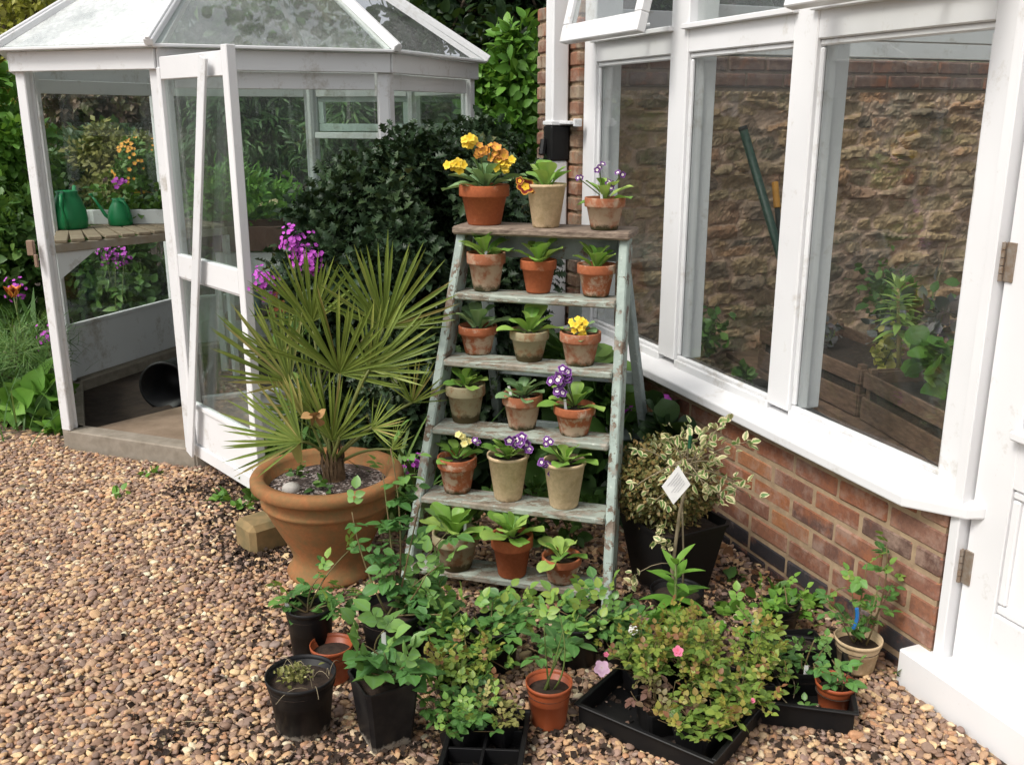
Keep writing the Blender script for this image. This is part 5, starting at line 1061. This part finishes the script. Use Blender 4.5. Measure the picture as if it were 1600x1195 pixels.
# ------------------------------------------------------------------ inside the lean-to
def lean_to():
    FLOOR = .18
    mb = MB(); mb.add([WP(.3, -.11, FLOOR), WP(4.3, -.11, FLOOR), WP(4.3, -3.4, FLOOR), WP(.3, -3.4, FLOOR)], [(0, 1, 2, 3)]); obj('lean_to_bed', mb, SOIL, None, kind='structure')
    CR = plain('old_crate_wood', (.19, .115, .075), .85, scale=8, bs=.5, col2=(.08, .045, .03), stretch=(2, 2, 9))
    def crate(lab, p, dx, dy, h, z, group='wooden crates of plants'):
        """p front-left corner seen from the garden; dx along the front, dy to the back"""
        t = thing('wooden_crate', lab, 'crate', up(p + (dx + dy) / 2, z), group); x, y = unit(dx), unit(dy); mb = MB()
        for k, zz in enumerate((.05, .17)):
            hh = .035 if k else .05
            for a, b_, nn in ((p, p + dx, y), (p + dy, p + dx + dy, y), (p, p + dy, x), (p + dx, p + dx + dy, x)): beam(mb, up(a, z + zz * h / .2), up(b_, z + zz * h / .2), hh * 2 * h / .22, .014, up=nn, ch=.002)
        obj('slats', mb, CR, t)
        for q in (p + x * .02 + y * .02, p + dx - x * .02 + y * .02, p + dx + dy - x * .02 - y * .02, p + dy + x * .02 - y * .02):
            mb = MB(); beam(mb, up(q, z), up(q, z + h + .02), .03, .03, up=x); obj('corner_post', mb, CR, t)
        mb = MB(); prism(mb, [up(p + x * .01 + y * .01, z + .01), up(p + dx - x * .01 + y * .01, z + .01), up(p + dx + dy - x * .01 - y * .01, z + .01), up(p + dy + x * .01 - y * .01, z + .01)], V(0, 0, h * .72)); obj('soil', mb, SOIL, t)
    zc = .38
    c0 = gz(1345, 655, zc); cR = gz(1520, 760, zc); dx = (cR - c0) * 1.3
    bk = unit(V(.36, .93, 0)) 
    dd = unit(dx); pv = V(-dd[1], dd[0], 0)
    crate('near wooden slatted crate of plants behind the right pane', c0, dx, pv * .42, .20, zc)
    c1 = gz(1185, 575, zc) ; d1 = (c0 - c1) * .96; crate('second wooden slatted crate with white label, behind the right mullion', c1 + V(0, .0, 0), d1, pv * .42, .20, zc)
    mb = MB(); q0, q1 = c1 - dd * .35, c0 + dx; prism(mb, [up(q0 - pv * .03, zc - .03), up(q1 - pv * .03, zc - .03), up(q1 + pv * .75, zc - .03), up(q0 + pv * .75, zc - .03)], V(0, 0, .028)); 
    t = thing('staging', 'low plank staging carrying the wooden crates in the lean-to', 'staging', up((q0 + q1) / 2, FLOOR)); obj('planks', mb, CR, t)
    for f in (.1, .9):
        q = q0 + (q1 - q0) * f + pv * .2; mb = MB(); beam(mb, up(q, FLOOR - .01), up(q, zc - .032), .06, .06, up=dd); obj('staging_leg', mb, CR, t)
    ztop = zc + .17
    def plant(name, lab, p, n_, L, lm, T=LEAFW, h=.2, sp=.1, up_=.4, group='plants growing in the lean-to', flow=None):
        p = np.asarray(p, float); t = thing(name, lab, 'plant', p, group); a, s_ = MB(), MB()
        for k in range(max(3, n_ // 9)):
            az = rng.uniform(0, 6.28); q = p + V(cos(az) * sp * rng.random(), sin(az) * sp * rng.random(), h * rng.uniform(.5, 1)); pts = arc(p, q, .02, 5); tube(s_, pts, .003, .0015, 4)
            m_ = 9; f = rng.uniform(.35, 1.05, (m_, 1)); put(a, T, p + (q - p) * f + rng.normal(0, sp * .22, (m_, 3)), rdir(m_, up_), rdir(m_, 1.3), rng.uniform(.6, 1.15, m_) * L)
        obj('leaves', a, lm, t, True); obj('stems', s_, STEM, t, True)
        for k in range(flow[1] if flow else 0):
            mb = MB(); disc(mb, p + rng.normal(0, 1, 3) * V(sp, sp * .5, .05) + V(0, -.03, h), V(0, -1, .4), flow[2]); obj('flower', mb, flow[0], t, True)
        return t
    GREYL = leaf_mat('purple_grey_leaf', [(0, (.07, .075, .075)), (.6, (.14, .14, .15)), (1, (.2, .15, .17))], .5, .2)
    B_ = lambda px, py, dz=0: gz(px, py, ztop + dz)
    # strong upright shoot
    p = B_(1405, 585); t = thing('upright_shoot', 'tall pale green shoot with whorled leaves in the near crate', 'plant', p, 'plants growing in the lean-to'); mb = MB(); tp = gy(1403, 450, p[1]); tube(mb, [p, tp], .011, .006, 8); obj('stem', mb, plain('pale_shoot', (.3, .36, .1), .5, scale=9, bs=0, col2=(.42, .26, .10)), t, True)
    mb = MB(); k = 42; f = np.sort(rng.random(k)) ** .7; az = np.arange(k) * 2.4; el = -.1 + 1.2 * f ** 2; put(mb, LANCE, p + (tp - p) * (.35 + .65 * f[:, None]), np.stack([np.cos(el) * np.cos(az), np.cos(el) * np.sin(az), np.sin(el)], 1), V(0, 0, 1), .125 - .05 * f, 1.2, .6 + .4 * f); obj('leaves', mb, PRIM, t, True)
    plant('lime_leaved_plant', 'lime green bushy plant at the foot of the upright shoot', B_(1378, 580), 70, .05, YELLOWG, h=.16, sp=.09)
    plant('leafy_plant', 'big leaved plant with pale green lobes at the right of the near crate', B_(1470, 610), 36, .10, BRIGHT, ROUND, h=.22, sp=.13)
    plant('grey_leaved_plant', 'grey purple cabbage like plant behind the upright shoot', B_(1370, 545), 45, .06, GREYL, LEAFW, h=.22, sp=.10)
    plant('grey_leaved_plant', 'grey leaved plant beside a bare cane at the right of the right pane', B_(1460, 540), 63, .085, GREYL, LEAFW, h=.28, sp=.15)
    plant('bushy_plant', 'dense small leaved green plant high against the rubble wall', B_(1365, 470), 340, .045, MIDG, h=.26, sp=.2)
    plant('fern', 'leafy plant filling the back of the crates', B_(1420, 510), 160, .07, MIDG, h=.22, sp=.28)
    plant('bushy_plant', 'green bushy plant on the left of the middle pane', gz(1105, 555, .40), 140, .05, MIDG, h=.22, sp=.14)
    plant('seedling_plant', 'low seedlings in the second crate beside the white label', B_(1300, 540), 50, .045, GREYL, LEAFW, h=.09, sp=.12)
    plant('low_plant', 'small fresh green plant close behind the sill of the middle pane', gz(1168, 600, .42), 40, .05, MIDG, h=.08, sp=.06)
    plant('flowering_plant', 'dark plant with magenta flowers behind the left pane', gz(1010, 525, .42), 150, .05, DEEP, h=.3, sp=.16, flow=(P_MAG, 8, .016))
    p = B_(1280, 548); mb = MB(); beam(mb, p - V(0, 0, .02), p + V(-.012, 0, .10), .016, .002, up=V(0, 1, 0), ch=.0005); t = tag(obj('plant_label', mb, TAG, None, loc=p), 'white plastic plant label stuck in the second crate', 'plant label')
    mb = MB()
    for k in range(5): q = p + V(-.002 - .0022 * k, -.002, .02 + .014 * k); tube(mb, [q - V(.0025, 0, 0), q + V(.0025, 0, .006)], .0009, .0009, 4)
    obj('pencil_marks', mb, BLACK, t)
    for px0, py0, px1, py1, mt, lab, r_ in ((1450, 500, 1480, 380, TWIG, 'thin bare cane among the plants behind the right pane', .005),):
        a = B_(px0, py0); b_ = gy(px1, py1, a[1]); mb = MB(); tube(mb, [a, b_], r_, r_ * .8, 6); tag(obj('garden_cane', mb, mt, None, loc=a), lab, 'cane')
    # pole and broom leaning on the rubble wall
    def on_wall(px, py, off): d = ray(px, py); o = V(0, 0, H); q = sb + snn * off; tt = ((q - o) @ snn) / (d @ snn); return o + tt * d
    a, b_ = on_wall(1160, 198, .06), on_wall(1228, 430, .28); d_ = unit(b_ - a); b_ = a + d_ * 1.6
    t = thing('garden_tool', 'dark green pole leaning against the rubble wall behind the middle pane', 'pole', V(*b_), 'long handled tools against the rubble wall'); mb = MB(); tube(mb, [a, b_], .022, .022, 10); obj('pole', mb, plain('dark_green_pole', (.015, .05, .035), .45, scale=20, bs=0), t, True); mb = MB(); tube(mb, [a, a + d_ * .02], .0235, .0235, 10); obj('end_cap', mb, BLACK, t, True)
    a, b_ = on_wall(1211, 285, .06), on_wall(1222, 420, .2); d_ = unit(b_ - a); b_ = a + d_ * 1.35
    t = thing('garden_tool', 'tool with orange grip and dark shaft beside the green pole', 'garden tool', V(*b_), 'long handled tools against the rubble wall'); mb = MB(); tube(mb, [a + d_ * .13, b_], .014, .014, 8); obj('shaft', mb, plain('dark_shaft', (.03, .035, .03), .5, scale=20, bs=0), t, True); mb = MB(); tube(mb, [a, a + d_ * .01, a + d_ * .13, a + d_ * .135], .017, .019, 10); obj('grip', mb, plain('orange_grip', (.6, .27, .03), .45, scale=20, bs=0), t, True)
lean_to()

# ------------------------------------------------------------------ planting round the greenhouse
def shrub(name, lab, c, rad, n_, L, lm, T=SMALL, K=40, cat='shrub', group=None, drop=0.0, stems=5, seed=None, fl=None, cr=.30, shell=.25):
    c, rad = np.asarray(c, float), np.asarray(rad, float); t = thing(name, lab, cat, V(c[0], c[1], max(0, c[2] - rad[2])), group)
    d_ = rdir(K, .12); q = c + d_ * rad * (rng.random((K, 1)) ** shell) * .85
    k = rng.integers(0, K, n_); dl = rdir(n_, .1); P_ = q[k] + dl * rad.min() * cr * (rng.random((n_, 1)) ** .4) * rng.uniform(.7, 1.3, (n_, 1)); out = unit((P_ - c) / rad)
    P_[:, 2] = np.maximum(P_[:, 2], .02)
    tone = rng.random(K)[k] * .55 + rng.random(n_) * .45
    mb = MB(); put(mb, T, P_, dl * .8 + out * .5 + rng.normal(0, .5, (n_, 3)) - V(0, 0, drop), out + rng.normal(0, .5, (n_, 3)) + V(0, 0, .5), L * rng.uniform(.65, 1.25, n_), 1, tone); obj('foliage', mb, lm, t, True)
    mb = MB(); b0 = V(c[0], c[1], max(-.02, c[2] - rad[2] - .2) if c[2] - rad[2] > 1.0 else -.02)
    for j in range(stems): tube(mb, arc(b0 + V(*rng.normal(0, rad[0] * .1, 2), 0), q[j], .06, 6), .02 * max(.4, rad[2]), .006, 5)
    obj('branches', mb, BARK, t, True)
    if fl:
        fm, kf, fr, lo, hi = fl; i_ = rng.choice(n_, kf); mb = MB(); pp = c + out[i_] * rad * 1.02
        if kf < 12:
            for q_ in pp: mb = MB(); disc(mb, q_ + rng.normal(0, .008, (5, 3)), V(0, -.8, .4), fr); obj('flower', mb, fm, t, True)
        else: disc(mb, pp, unit(out[i_] + V(0, -.8, .3)), rng.uniform(.7, 1.2, kf) * fr); obj('flowers', mb, fm, t, True)
    return t
PB = lambda px, py, y: gy(px, py, y)
# holly hiding the right side of the greenhouse
hc = V(-.40, 4.02, .80); t = shrub('holly_bush', 'dense dark spiny holly bush between the greenhouse and the ladder', hc, (.60, .36, .78), 22000, .042, HOLLYM, HOLLY, 130, stems=6, cr=.36, shell=.14)
shrub('holly_bush', 'lower spreading holly growth reaching behind the ladder top', (-.13, 4.36, .93), (.29, .26, .70), 9500, .042, HOLLYM, HOLLY, 50, cr=.38, shell=.14)
# dark undergrowth behind ladder and urn
shrub('ivy_mound', 'dark leafy mound behind the palm urn', (-.45, 3.98, .25), (.55, .28, .3), 1500, .07, DEEP, ROUND, 30)
shrub('mallow_clump', 'broad leaved mallow clump seen through the ladder', (.22, 3.92, .30), (.30, .25, .42), 420, .12, MIDG, ROUND, 24, fl=(P_MAG, 5, .018, 0, 1))
shrub('mallow_clump', 'darker broad leaved clump between the ladder legs and the brick wall', (.55, 3.72, .2), (.16, .3, .3), 260, .09, DEEP, ROUND, 18, fl=(P_MAG, 3, .016, 0, 1))
shrub('leafy_weeds', 'green leafy weeds under the lowest ladder tread', (.05, 3.45, .10), (.32, .12, .14), 260, .05, MIDG, LEAFW, 18, stems=2)
shrub('leafy_weeds', 'low dark leaves beneath the palm fronds', (-.95, 3.86, .12), (.2, .16, .22), 420, .05, MIDG, LEAFW, 18, stems=2)
def stalk_flower(name, lab, base, tops, fm, k, r_, sp, leafm=MIDG, cat='flowering plant', nl=18, L=.07, group=None):
    t = thing(name, lab, cat, base, group); s_, f_, a = MB(), MB(), MB()
    for q in tops:
        q = np.asarray(q, float); tube(s_, arc(base + V(*rng.normal(0, .02, 2), 0), q, .02, 7), .005, .003, 5); P_ = q + rng.normal(0, 1, (k, 3)) * V(sp, sp * .8, sp * 1.2); f_ = MB(); disc(f_, P_, unit(P_ - q) + V(0, -.8, .3), r_ * rng.uniform(.8, 1.2, k)); obj('flower_head', f_, fm, t, True)
        f = rng.uniform(.1, .8, (nl, 1)); put(a, LANCE, base + (q - base) * f, rdir(nl, .3), rdir(nl, 1), L * rng.uniform(.6, 1.2, nl), 1.6)
    obj('stems', s_, STEM, t, True); obj('leaves', a, leafm, t, True)
y0 = 3.72
b0 = gy(470, 600, y0); stalk_flower('dame_violet', 'tall magenta flowered stalk rising behind the palm', V(b0[0], y0, 0), [gy(458, 380, y0), gy(474, 398, y0), gy(484, 408, y0), gy(412, 440, y0 + .02)], P_MAG, 70, .0085, .024)
b0 = gy(648, 760, 3.45); stalk_flower('dame_violet', 'short magenta flower beside the left ladder stile', V(b0[0], 3.45, 0), [gy(648, 725, 3.45)], P_MAG, 26, .009, .02, nl=8)
# sword leaves behind the palm
def blades(name, lab, c, n_, L, lean, m=GRASSM, rad=.1, W=1.0, cat='plant', group=None, kind=None, T=BLADE):
    P_ = np.asarray(c) + rng.normal(0, 1, (n_, 3)) * (V(rad, rad, 0) if np.isscalar(rad) else V(*rad)); az = rng.uniform(0, 6.28, n_); el = np.clip(rng.normal(1.2, lean, n_), .3, 1.57); D = np.stack([np.cos(el) * np.cos(az), np.cos(el) * np.sin(az), np.sin(el)], 1); U = np.stack([-np.sin(el) * np.cos(az), -np.sin(el) * np.sin(az), np.cos(el)], 1)
    k_ = ~in_oct(P_[:, 0], P_[:, 1], .04); P_, D, U = P_[k_], D[k_], U[k_]; n_ = len(P_); mb = MB(); put(mb, T, P_, D, U, L * rng.uniform(.55, 1.15, n_), W)
    o = obj(name, mb, m, None, True, kind=kind, loc=c)
    return tag(o, lab, cat, group)
blades('sword_leaves', 'long dark strap leaves standing behind the palm urn', V(-.42, 3.62, 0), 40, .5, .2, GRASSM, .07, 1.6)
# left border
blades('grass', 'long grass edging the left border', V(-3.1, 5.35, 0), 1500, .32, .3, GRASSM, (.55, .28, 0), .7, kind='stuff')
lx = gz(40, 560, 0); shrub('fennel_clump', 'feathery green clump at the left edge of the border', PB(45, 560, 5.15), (.3, .25, .26), 2600, .085, GRASSM, BLADE, 30, cat='plant')
blades('iris_leaves', 'upright grey green iris leaves at the far left', up(PB(20, 560, 5.5), 0), 46, .62, .2, MIDG, .12, 2.2)
shrub('dock_clump', 'broad light green dock leaves beside the gravel on the left', up(PB(25, 640, 4.95), .1), (.26, .1, .14), 70, .15, BRIGHT, LEAFW, 12, cat='plant', stems=2)
shrub('dock_clump', 'smaller leafy weeds against the greenhouse corner post', up(PB(78, 650, 4.9), .07), (.1, .06, .1), 60, .10, MIDG, LEAFW, 10, cat='plant', stems=2)
q = PB(20, 455, 5.35); b0 = V(q[0] + .05, 5.35, 0); t = thing('tulip', 'single dark orange and yellow tulip at the left edge', 'tulip', b0); mb = MB(); tube(mb, arc(b0, q - V(0, 0, .03), .02, 6), .005, .004, 5); obj('stem', mb, STEM, t, True); mb = MB()
for k in range(6): a = k * pi / 3; put(mb, LEAFW, q + V(cos(a) * .012, sin(a) * .012, -.035), V(cos(a) * .45, sin(a) * .45, 1), -V(cos(a), sin(a), -.3), .075, 1.05)
obj('petals', mb, P_TULIP, t, True)
for px, py, y, lab in ((25, 450, 5.6, 'magenta flower head behind the orange tulip'), (75, 527, 5.1, 'small magenta flower beside the greenhouse corner post'), (180, 396, 6.6, 'magenta flowers beyond the lower left greenhouse glass')):
    b0 = PB(px, py + 60, y); stalk_flower('dame_violet', lab, V(b0[0], y, 0), [PB(px, py, y)] + ([PB(px + 14, py + 8, y), PB(px - 18, py - 3, y)] if py < 420 else []), P_MAG, 28, .011, .03, nl=10, L=.09)
# shrubs beyond the greenhouse
BG = 'shrubs beyond the greenhouse'
def bsh(name, lab, px0, px1, pyt, pyb, y, n_, L, lm, T=SMALL, K=60, **k):
    a, b_ = gy(px0, (pyt + pyb) / 2, y), gy(px1, (pyt + pyb) / 2, y); zt, zb_ = gy(px0, pyt, y)[2], max(-.1, gy(px0, pyb, y)[2]); c = (a + b_) / 2; c[2] = (zt + zb_) / 2
    return shrub(name, lab, c, (abs(b_[0] - a[0]) / 2, k.pop('dep', .5), (zt - zb_) / 2), n_, L, lm, T, K, group=BG, **k)
bsh('shrub', 'dense shrub seen through the lower left greenhouse glass', 60, 290, 355, 600, 7.3, 4200, .07, MIDG, LEAFW, 60)
bsh('shrub', 'dark glossy shrub left of the greenhouse behind the tulip', -60, 100, 280, 560, 7.0, 4500, .075, MIDG, LEAFW, 60, fl=None)
bsh('shrub', 'mid green bush at the left picture edge above the tulip', -80, 70, 90, 400, 8.2, 4500, .08, BRIGHT, LEAFW, 60)
bsh('shrub', 'yellow green rounded bush beyond the left greenhouse pane', 120, 245, 190, 330, 8.6, 3000, .06, OLIVE, SMALL, 50)
bsh('shrub', 'orange flowered berberis beyond the greenhouse corner post', 190, 260, 215, 300, 8.2, 1100, .06, MIDG, SMALL, 30, fl=(P_ORANGE, 150, .015, 0, 1))
bsh('hedge', 'bronze leaved hedge across the back of the garden behind the greenhouse', 40, 300, 90, 210, 10.5, 7000, .10, BROWNH, SMALL, 80)
bsh('hedge', 'low dark green hedge below the bronze hedge', 20, 300, 190, 400, 9.4, 6000, .09, HEDGE, SMALL, 80)
bsh('hedge', 'tall dark green hedge behind the middle of the greenhouse', 240, 500, 60, 400, 9.6, 9000, .10, HEDGE, LANCE, 110, drop=.8)
bsh('shrub', 'fresh green perennials at the foot of the tall hedge', 270, 470, 255, 440, 8.4, 2600, .12, BRIGHT, LANCE, 50)
bsh('hedge', 'dark hedge behind the right side of the greenhouse', 450, 720, 40, 400, 9.2, 9000, .10, HEDGE, LANCE, 110, drop=.5)
bsh('shrub', 'bright green young shrub between the greenhouse roof and the brick pier', 715, 850, 75, 330, 6.6, 2600, .085, BRIGHT, LEAF, 70, dep=.35, shell=.5)
q = gy(800, 200, 6.6); shrub('young_shoots', 'tall bright leafy shoots standing above the young shrub', gy(806, 110, 6.5), (.16, .15, .36), 360, .085, BRIGHT, LEAF, 22, group=BG, stems=8, cr=.7, shell=.6)
def tree(name, lab, base, c, rad, n_, L, lm, T=SMALL, K=90, tr=.14, drop=.2, group='trees behind the garden', cr=.3, shell=.33):
    base, c, rad = (np.asarray(x, float) for x in (base, c, rad)); t = thing(name, lab, 'tree', base, group)
    d_ = rdir(K, 0); q = c + d_ * rad * (rng.random((K, 1)) ** shell) * .9; mb = MB(); top = c + V(0, 0, rad[2] * .5); ax_ = arc(base, top, .15, 9, V(1, .3, 0)); tube(mb, ax_, tr, tr * .25, 8)
    obj('trunk', mb, BARK, t, True); mb = MB()
    for j in range(min(K, 40)):
        s_ = ax_[rng.integers(3, 9)]; tube(mb, arc(s_, q[j], .12, 6), tr * .22, .008, 5)
    obj('limbs', mb, BARK, t, True)
    k = rng.integers(0, K, n_); dl = rdir(n_, .1); P_ = q[k] + dl * rad.min() * cr * (rng.random((n_, 1)) ** .45); out = unit((P_ - c) / rad); tone = rng.random(K)[k] * .6 + rng.random(n_) * .4
    mb = MB(); put(mb, T, P_, dl + rng.normal(0, .5, (n_, 3)) - V(0, 0, drop), V(0, 0, 1) + rng.normal(0, .6, (n_, 3)), L * rng.uniform(.6, 1.3, n_), 1, tone); obj('crown', mb, lm, t, True)
tree('evergreen_tree', 'dark evergreen tree rising behind the greenhouse roof on the right', (.2, 10.2, 0), gy(680, 40, 10.0), (1.1, 1.0, 1.9), 12000, .13, DEEP, LANCE, 140)
tree('evergreen_tree', 'dark evergreen tree behind the young bright shrub by the pier', (.9, 9.2, 0), gy(800, 60, 9.2), (.75, .8, 1.9), 8000, .12, DEEP, LEAF, 110)
tree('evergreen_tree', 'tall dark tree standing behind the lean-to', (2.2, 11, 0), V(2.4, 11.2, 2.6), (1.9, 1.2, 2.4), 11000, .15, DEEP, LEAF, 120)
tree('evergreen_tree', 'olive green tree behind the right end of the lean-to', (5.2, 11.5, 0), V(5.2, 12, 2.6), (2.2, 1.2, 2.4), 9000, .15, MIDG, LEAF, 110)
tree('spring_tree', 'yellow green tree in young leaf at the top left', (-6.9, 12, 0), gy(-5, 60, 12), (1.3, 1.0, 1.5), 7000, .10, YELLOWG, SMALL, 90, cr=.35)
tree('spring_tree', 'pale olive tree further back on the left', (-9, 15, 0), V(-8.6, 15, 2.2), (2.6, 1.2, 2.3), 8000, .15, OLIVE, SMALL, 100)
tree('oak_tree', 'spreading oak whose bough hangs over the greenhouse roof', (1.3, 9.4, 0), V(.1, 7.6, 5.6), (2.0, 1.3, 1.3), 9000, .085, DEEP, ROUND, 70, tr=.2, cr=.42, shell=.6)
for i_, (x, y, r_) in enumerate([(-12, 22, 4), (-5, 24, 4), (2, 24, 4.5), (9, 22, 4)]):
    tree('broadleaf_tree', ['far tree on the left skyline', 'far tree behind the greenhouse', 'far tree behind the pier', 'far tree beyond the lean-to'][i_], (x, y, 0), V(x, y, 2.8), (r_, 1.6, 3.0), 6000, .32, MIDG, SMALL, 80, tr=.25, group='far trees')

# ------------------------------------------------------------------ weeds and litter on the gravel
def litter():
    mb = MB(); n_ = 60; P_ = np.stack([rng.uniform(.3, 1.0, n_), rng.uniform(2.9, 3.5, n_), rng.uniform(.012, .022, n_)], 1); P_ = P_[wall_d(P_[:, 0], P_[:, 1]) > .02]; n_ = len(P_); put(mb, LEAFW, P_, rdir(n_, 0, .2), V(0, 0, 1) + rng.normal(0, .35, (n_, 3)), rng.uniform(.03, .06, n_))
    o = obj('dead_leaves', mb, leaf_mat('dead_leaf', [(0, (.14, .06, .03)), (.6, (.30, .14, .06)), (1, (.42, .24, .10))], .7, .1), None, True, kind='stuff', loc=P_[0]); tag(o, 'brown fallen leaves scattered along the brick plinth', 'dead leaves')
litter()
WG = 'small weeds in the gravel'
for px, py, L, k, lab in [(235, 742, .05, 8, 'tiny weed in the gravel before the greenhouse sill'), (188, 772, .05, 6, 'tiny two leaved weed on the open gravel'), (345, 782, .055, 12, 'weed seedlings beside the foot of the open greenhouse door'), (375, 795, .05, 10, 'weed tuft between the open door and the stone block'), (90, 672, .10, 16, 'grassy tuft at the left gravel edge'), (1150, 905, .05, 9, 'small weed near the blue brick plinth'), (1215, 935, .06, 14, 'bright yellow green weed among dead leaves by the plinth'), (1270, 945, .055, 12, 'leafy weed at the back of the right tray'), (1140, 960, .06, 12, 'weed behind the white label of the right tray'), (1395, 1050, .05, 3, 'single leaved weed beside the white threshold')]:
    c = gz(px, py, .01); mb = MB(); P_ = c + rng.normal(0, 1, (k, 3)) * V(.018, .018, .004) + V(0, 0, .008); put(mb, LEAFW, P_, rdir(k, .5), rdir(k, 1.2), L * rng.uniform(.6, 1.1, k)); tag(obj('gravel_weed', mb, BRIGHT if k % 2 == 0 else MIDG, None, True, loc=c), lab, 'weed', WG)

# extra roses filling the ladder foot, damp spilled compost round the pots
ex = [('dark leaved rose between the big front tray and the ladder stile', 968, 1045, [(955, 960, 0), (985, 945, .03), (1000, 990, -.05), (940, 985, -.05), (970, 1000, -.08), (1010, 960, .05)], ROSE_D, .034),
      ('low light green rose in front of the ladder between the black pots', 735, 1075, [(700, 1000, 0), (725, 985, .02), (760, 1000, 0), (690, 1030, -.05), (745, 1030, -.06), (780, 1020, -.02), (715, 1045, -.07)], ROSE, .032),
      ('rose with broad shining leaves beside the wide black pot', 665, 1035, [(650, 905, .0), (675, 880, .05), (640, 930, -.03), (700, 960, 0), (665, 945, -.06), (680, 935, .03)], ROSE_D, .046),
      ('bushy pale rose behind the right tray near the plinth', 1215, 1005, [(1190, 925, .0), (1225, 915, .05), (1250, 935, .02), (1210, 950, -.05), (1265, 955, 0), (1180, 955, -.03)], BRIGHT, .03)]
for lab, px, py, tl, lm, lf in ex:
    c = foot(px, py, .05); potted_rose(lab, c, 'round', .06, .11, BLACK, tips(c, 0, tl + [(x + 12, y + 25, d_ - .03) for x, y, d_ in tl]), lf, lm, dens=1.25, L=.045)
def twigs():
    mb = MB(); n_ = 26
    for k in range(n_):
        p = gz(rng.uniform(20, 1500), rng.uniform(800, 1190)); 
        if wall_d(p[0], p[1]) < .12 or in_oct(p[:1], p[1:2], .1)[0]: continue
        d_ = V(rng.normal(), rng.normal(), 0) * .03; p[2] = .014; tube(mb, arc(p - d_, p + d_, .004, 4), .0016, .001, 4)
    k = 34; P_ = np.array([gz(rng.uniform(10, 1500), rng.uniform(760, 1190), .014) for _ in range(k)]); P_ = P_[wall_d(P_[:, 0], P_[:, 1]) > .1]; k = len(P_); put(mb, LEAFW, P_, rdir(k, 0, .2), V(0, 0, 1) + rng.normal(0, .4, (k, 3)), rng.uniform(.015, .035, k))
    o = obj('garden_litter', mb, TWIG, None, kind='stuff', loc=(0, 3, 0)); o['label'] = 'dry twigs and pale leaf scraps lying on the gravel'
twigs()
def compost():
    mb = MB(); cs = [(gz(430, 1165), .12, 260), (gz(600, 1175), .1, 160), (gz(800, 1130), .22, 420), (gz(400, 850), .13, 260), (gz(300, 1160), .08, 120), (gz(1050, 960), .35, 900), (gz(1150, 900), .25, 500), (gz(760, 960), .4, 900), (gz(560, 960), .25, 420), (gz(360, 800), .15, 500), (gz(330, 765), .12, 300), (gz(395, 880), .1, 300), (gz(1250, 1160), .15, 120), (gz(260, 1100), .3, 90)]
    for c, r_, k in cs:
        p = c + rng.normal(0, 1, (k, 3)) * V(r_, r_ * .6, 0); p = p[(wall_d(p[:, 0], p[:, 1]) > .02) & ~in_oct(p[:, 0], p[:, 1], .1)]; k = len(p); p[:, 2] = rng.uniform(.006, .016, k); put(mb, SMALL, p, rdir(k, 0, .3), V(0, 0, 1) + rng.normal(0, .5, (k, 3)), rng.uniform(.010, .026, k), 1.6)
    o = obj('spilled_compost', mb, SOIL, None, kind='stuff', loc=(0, 3, 0)); o['label'] = 'dark crumbs of compost spilled on the gravel round the pots'
compost()
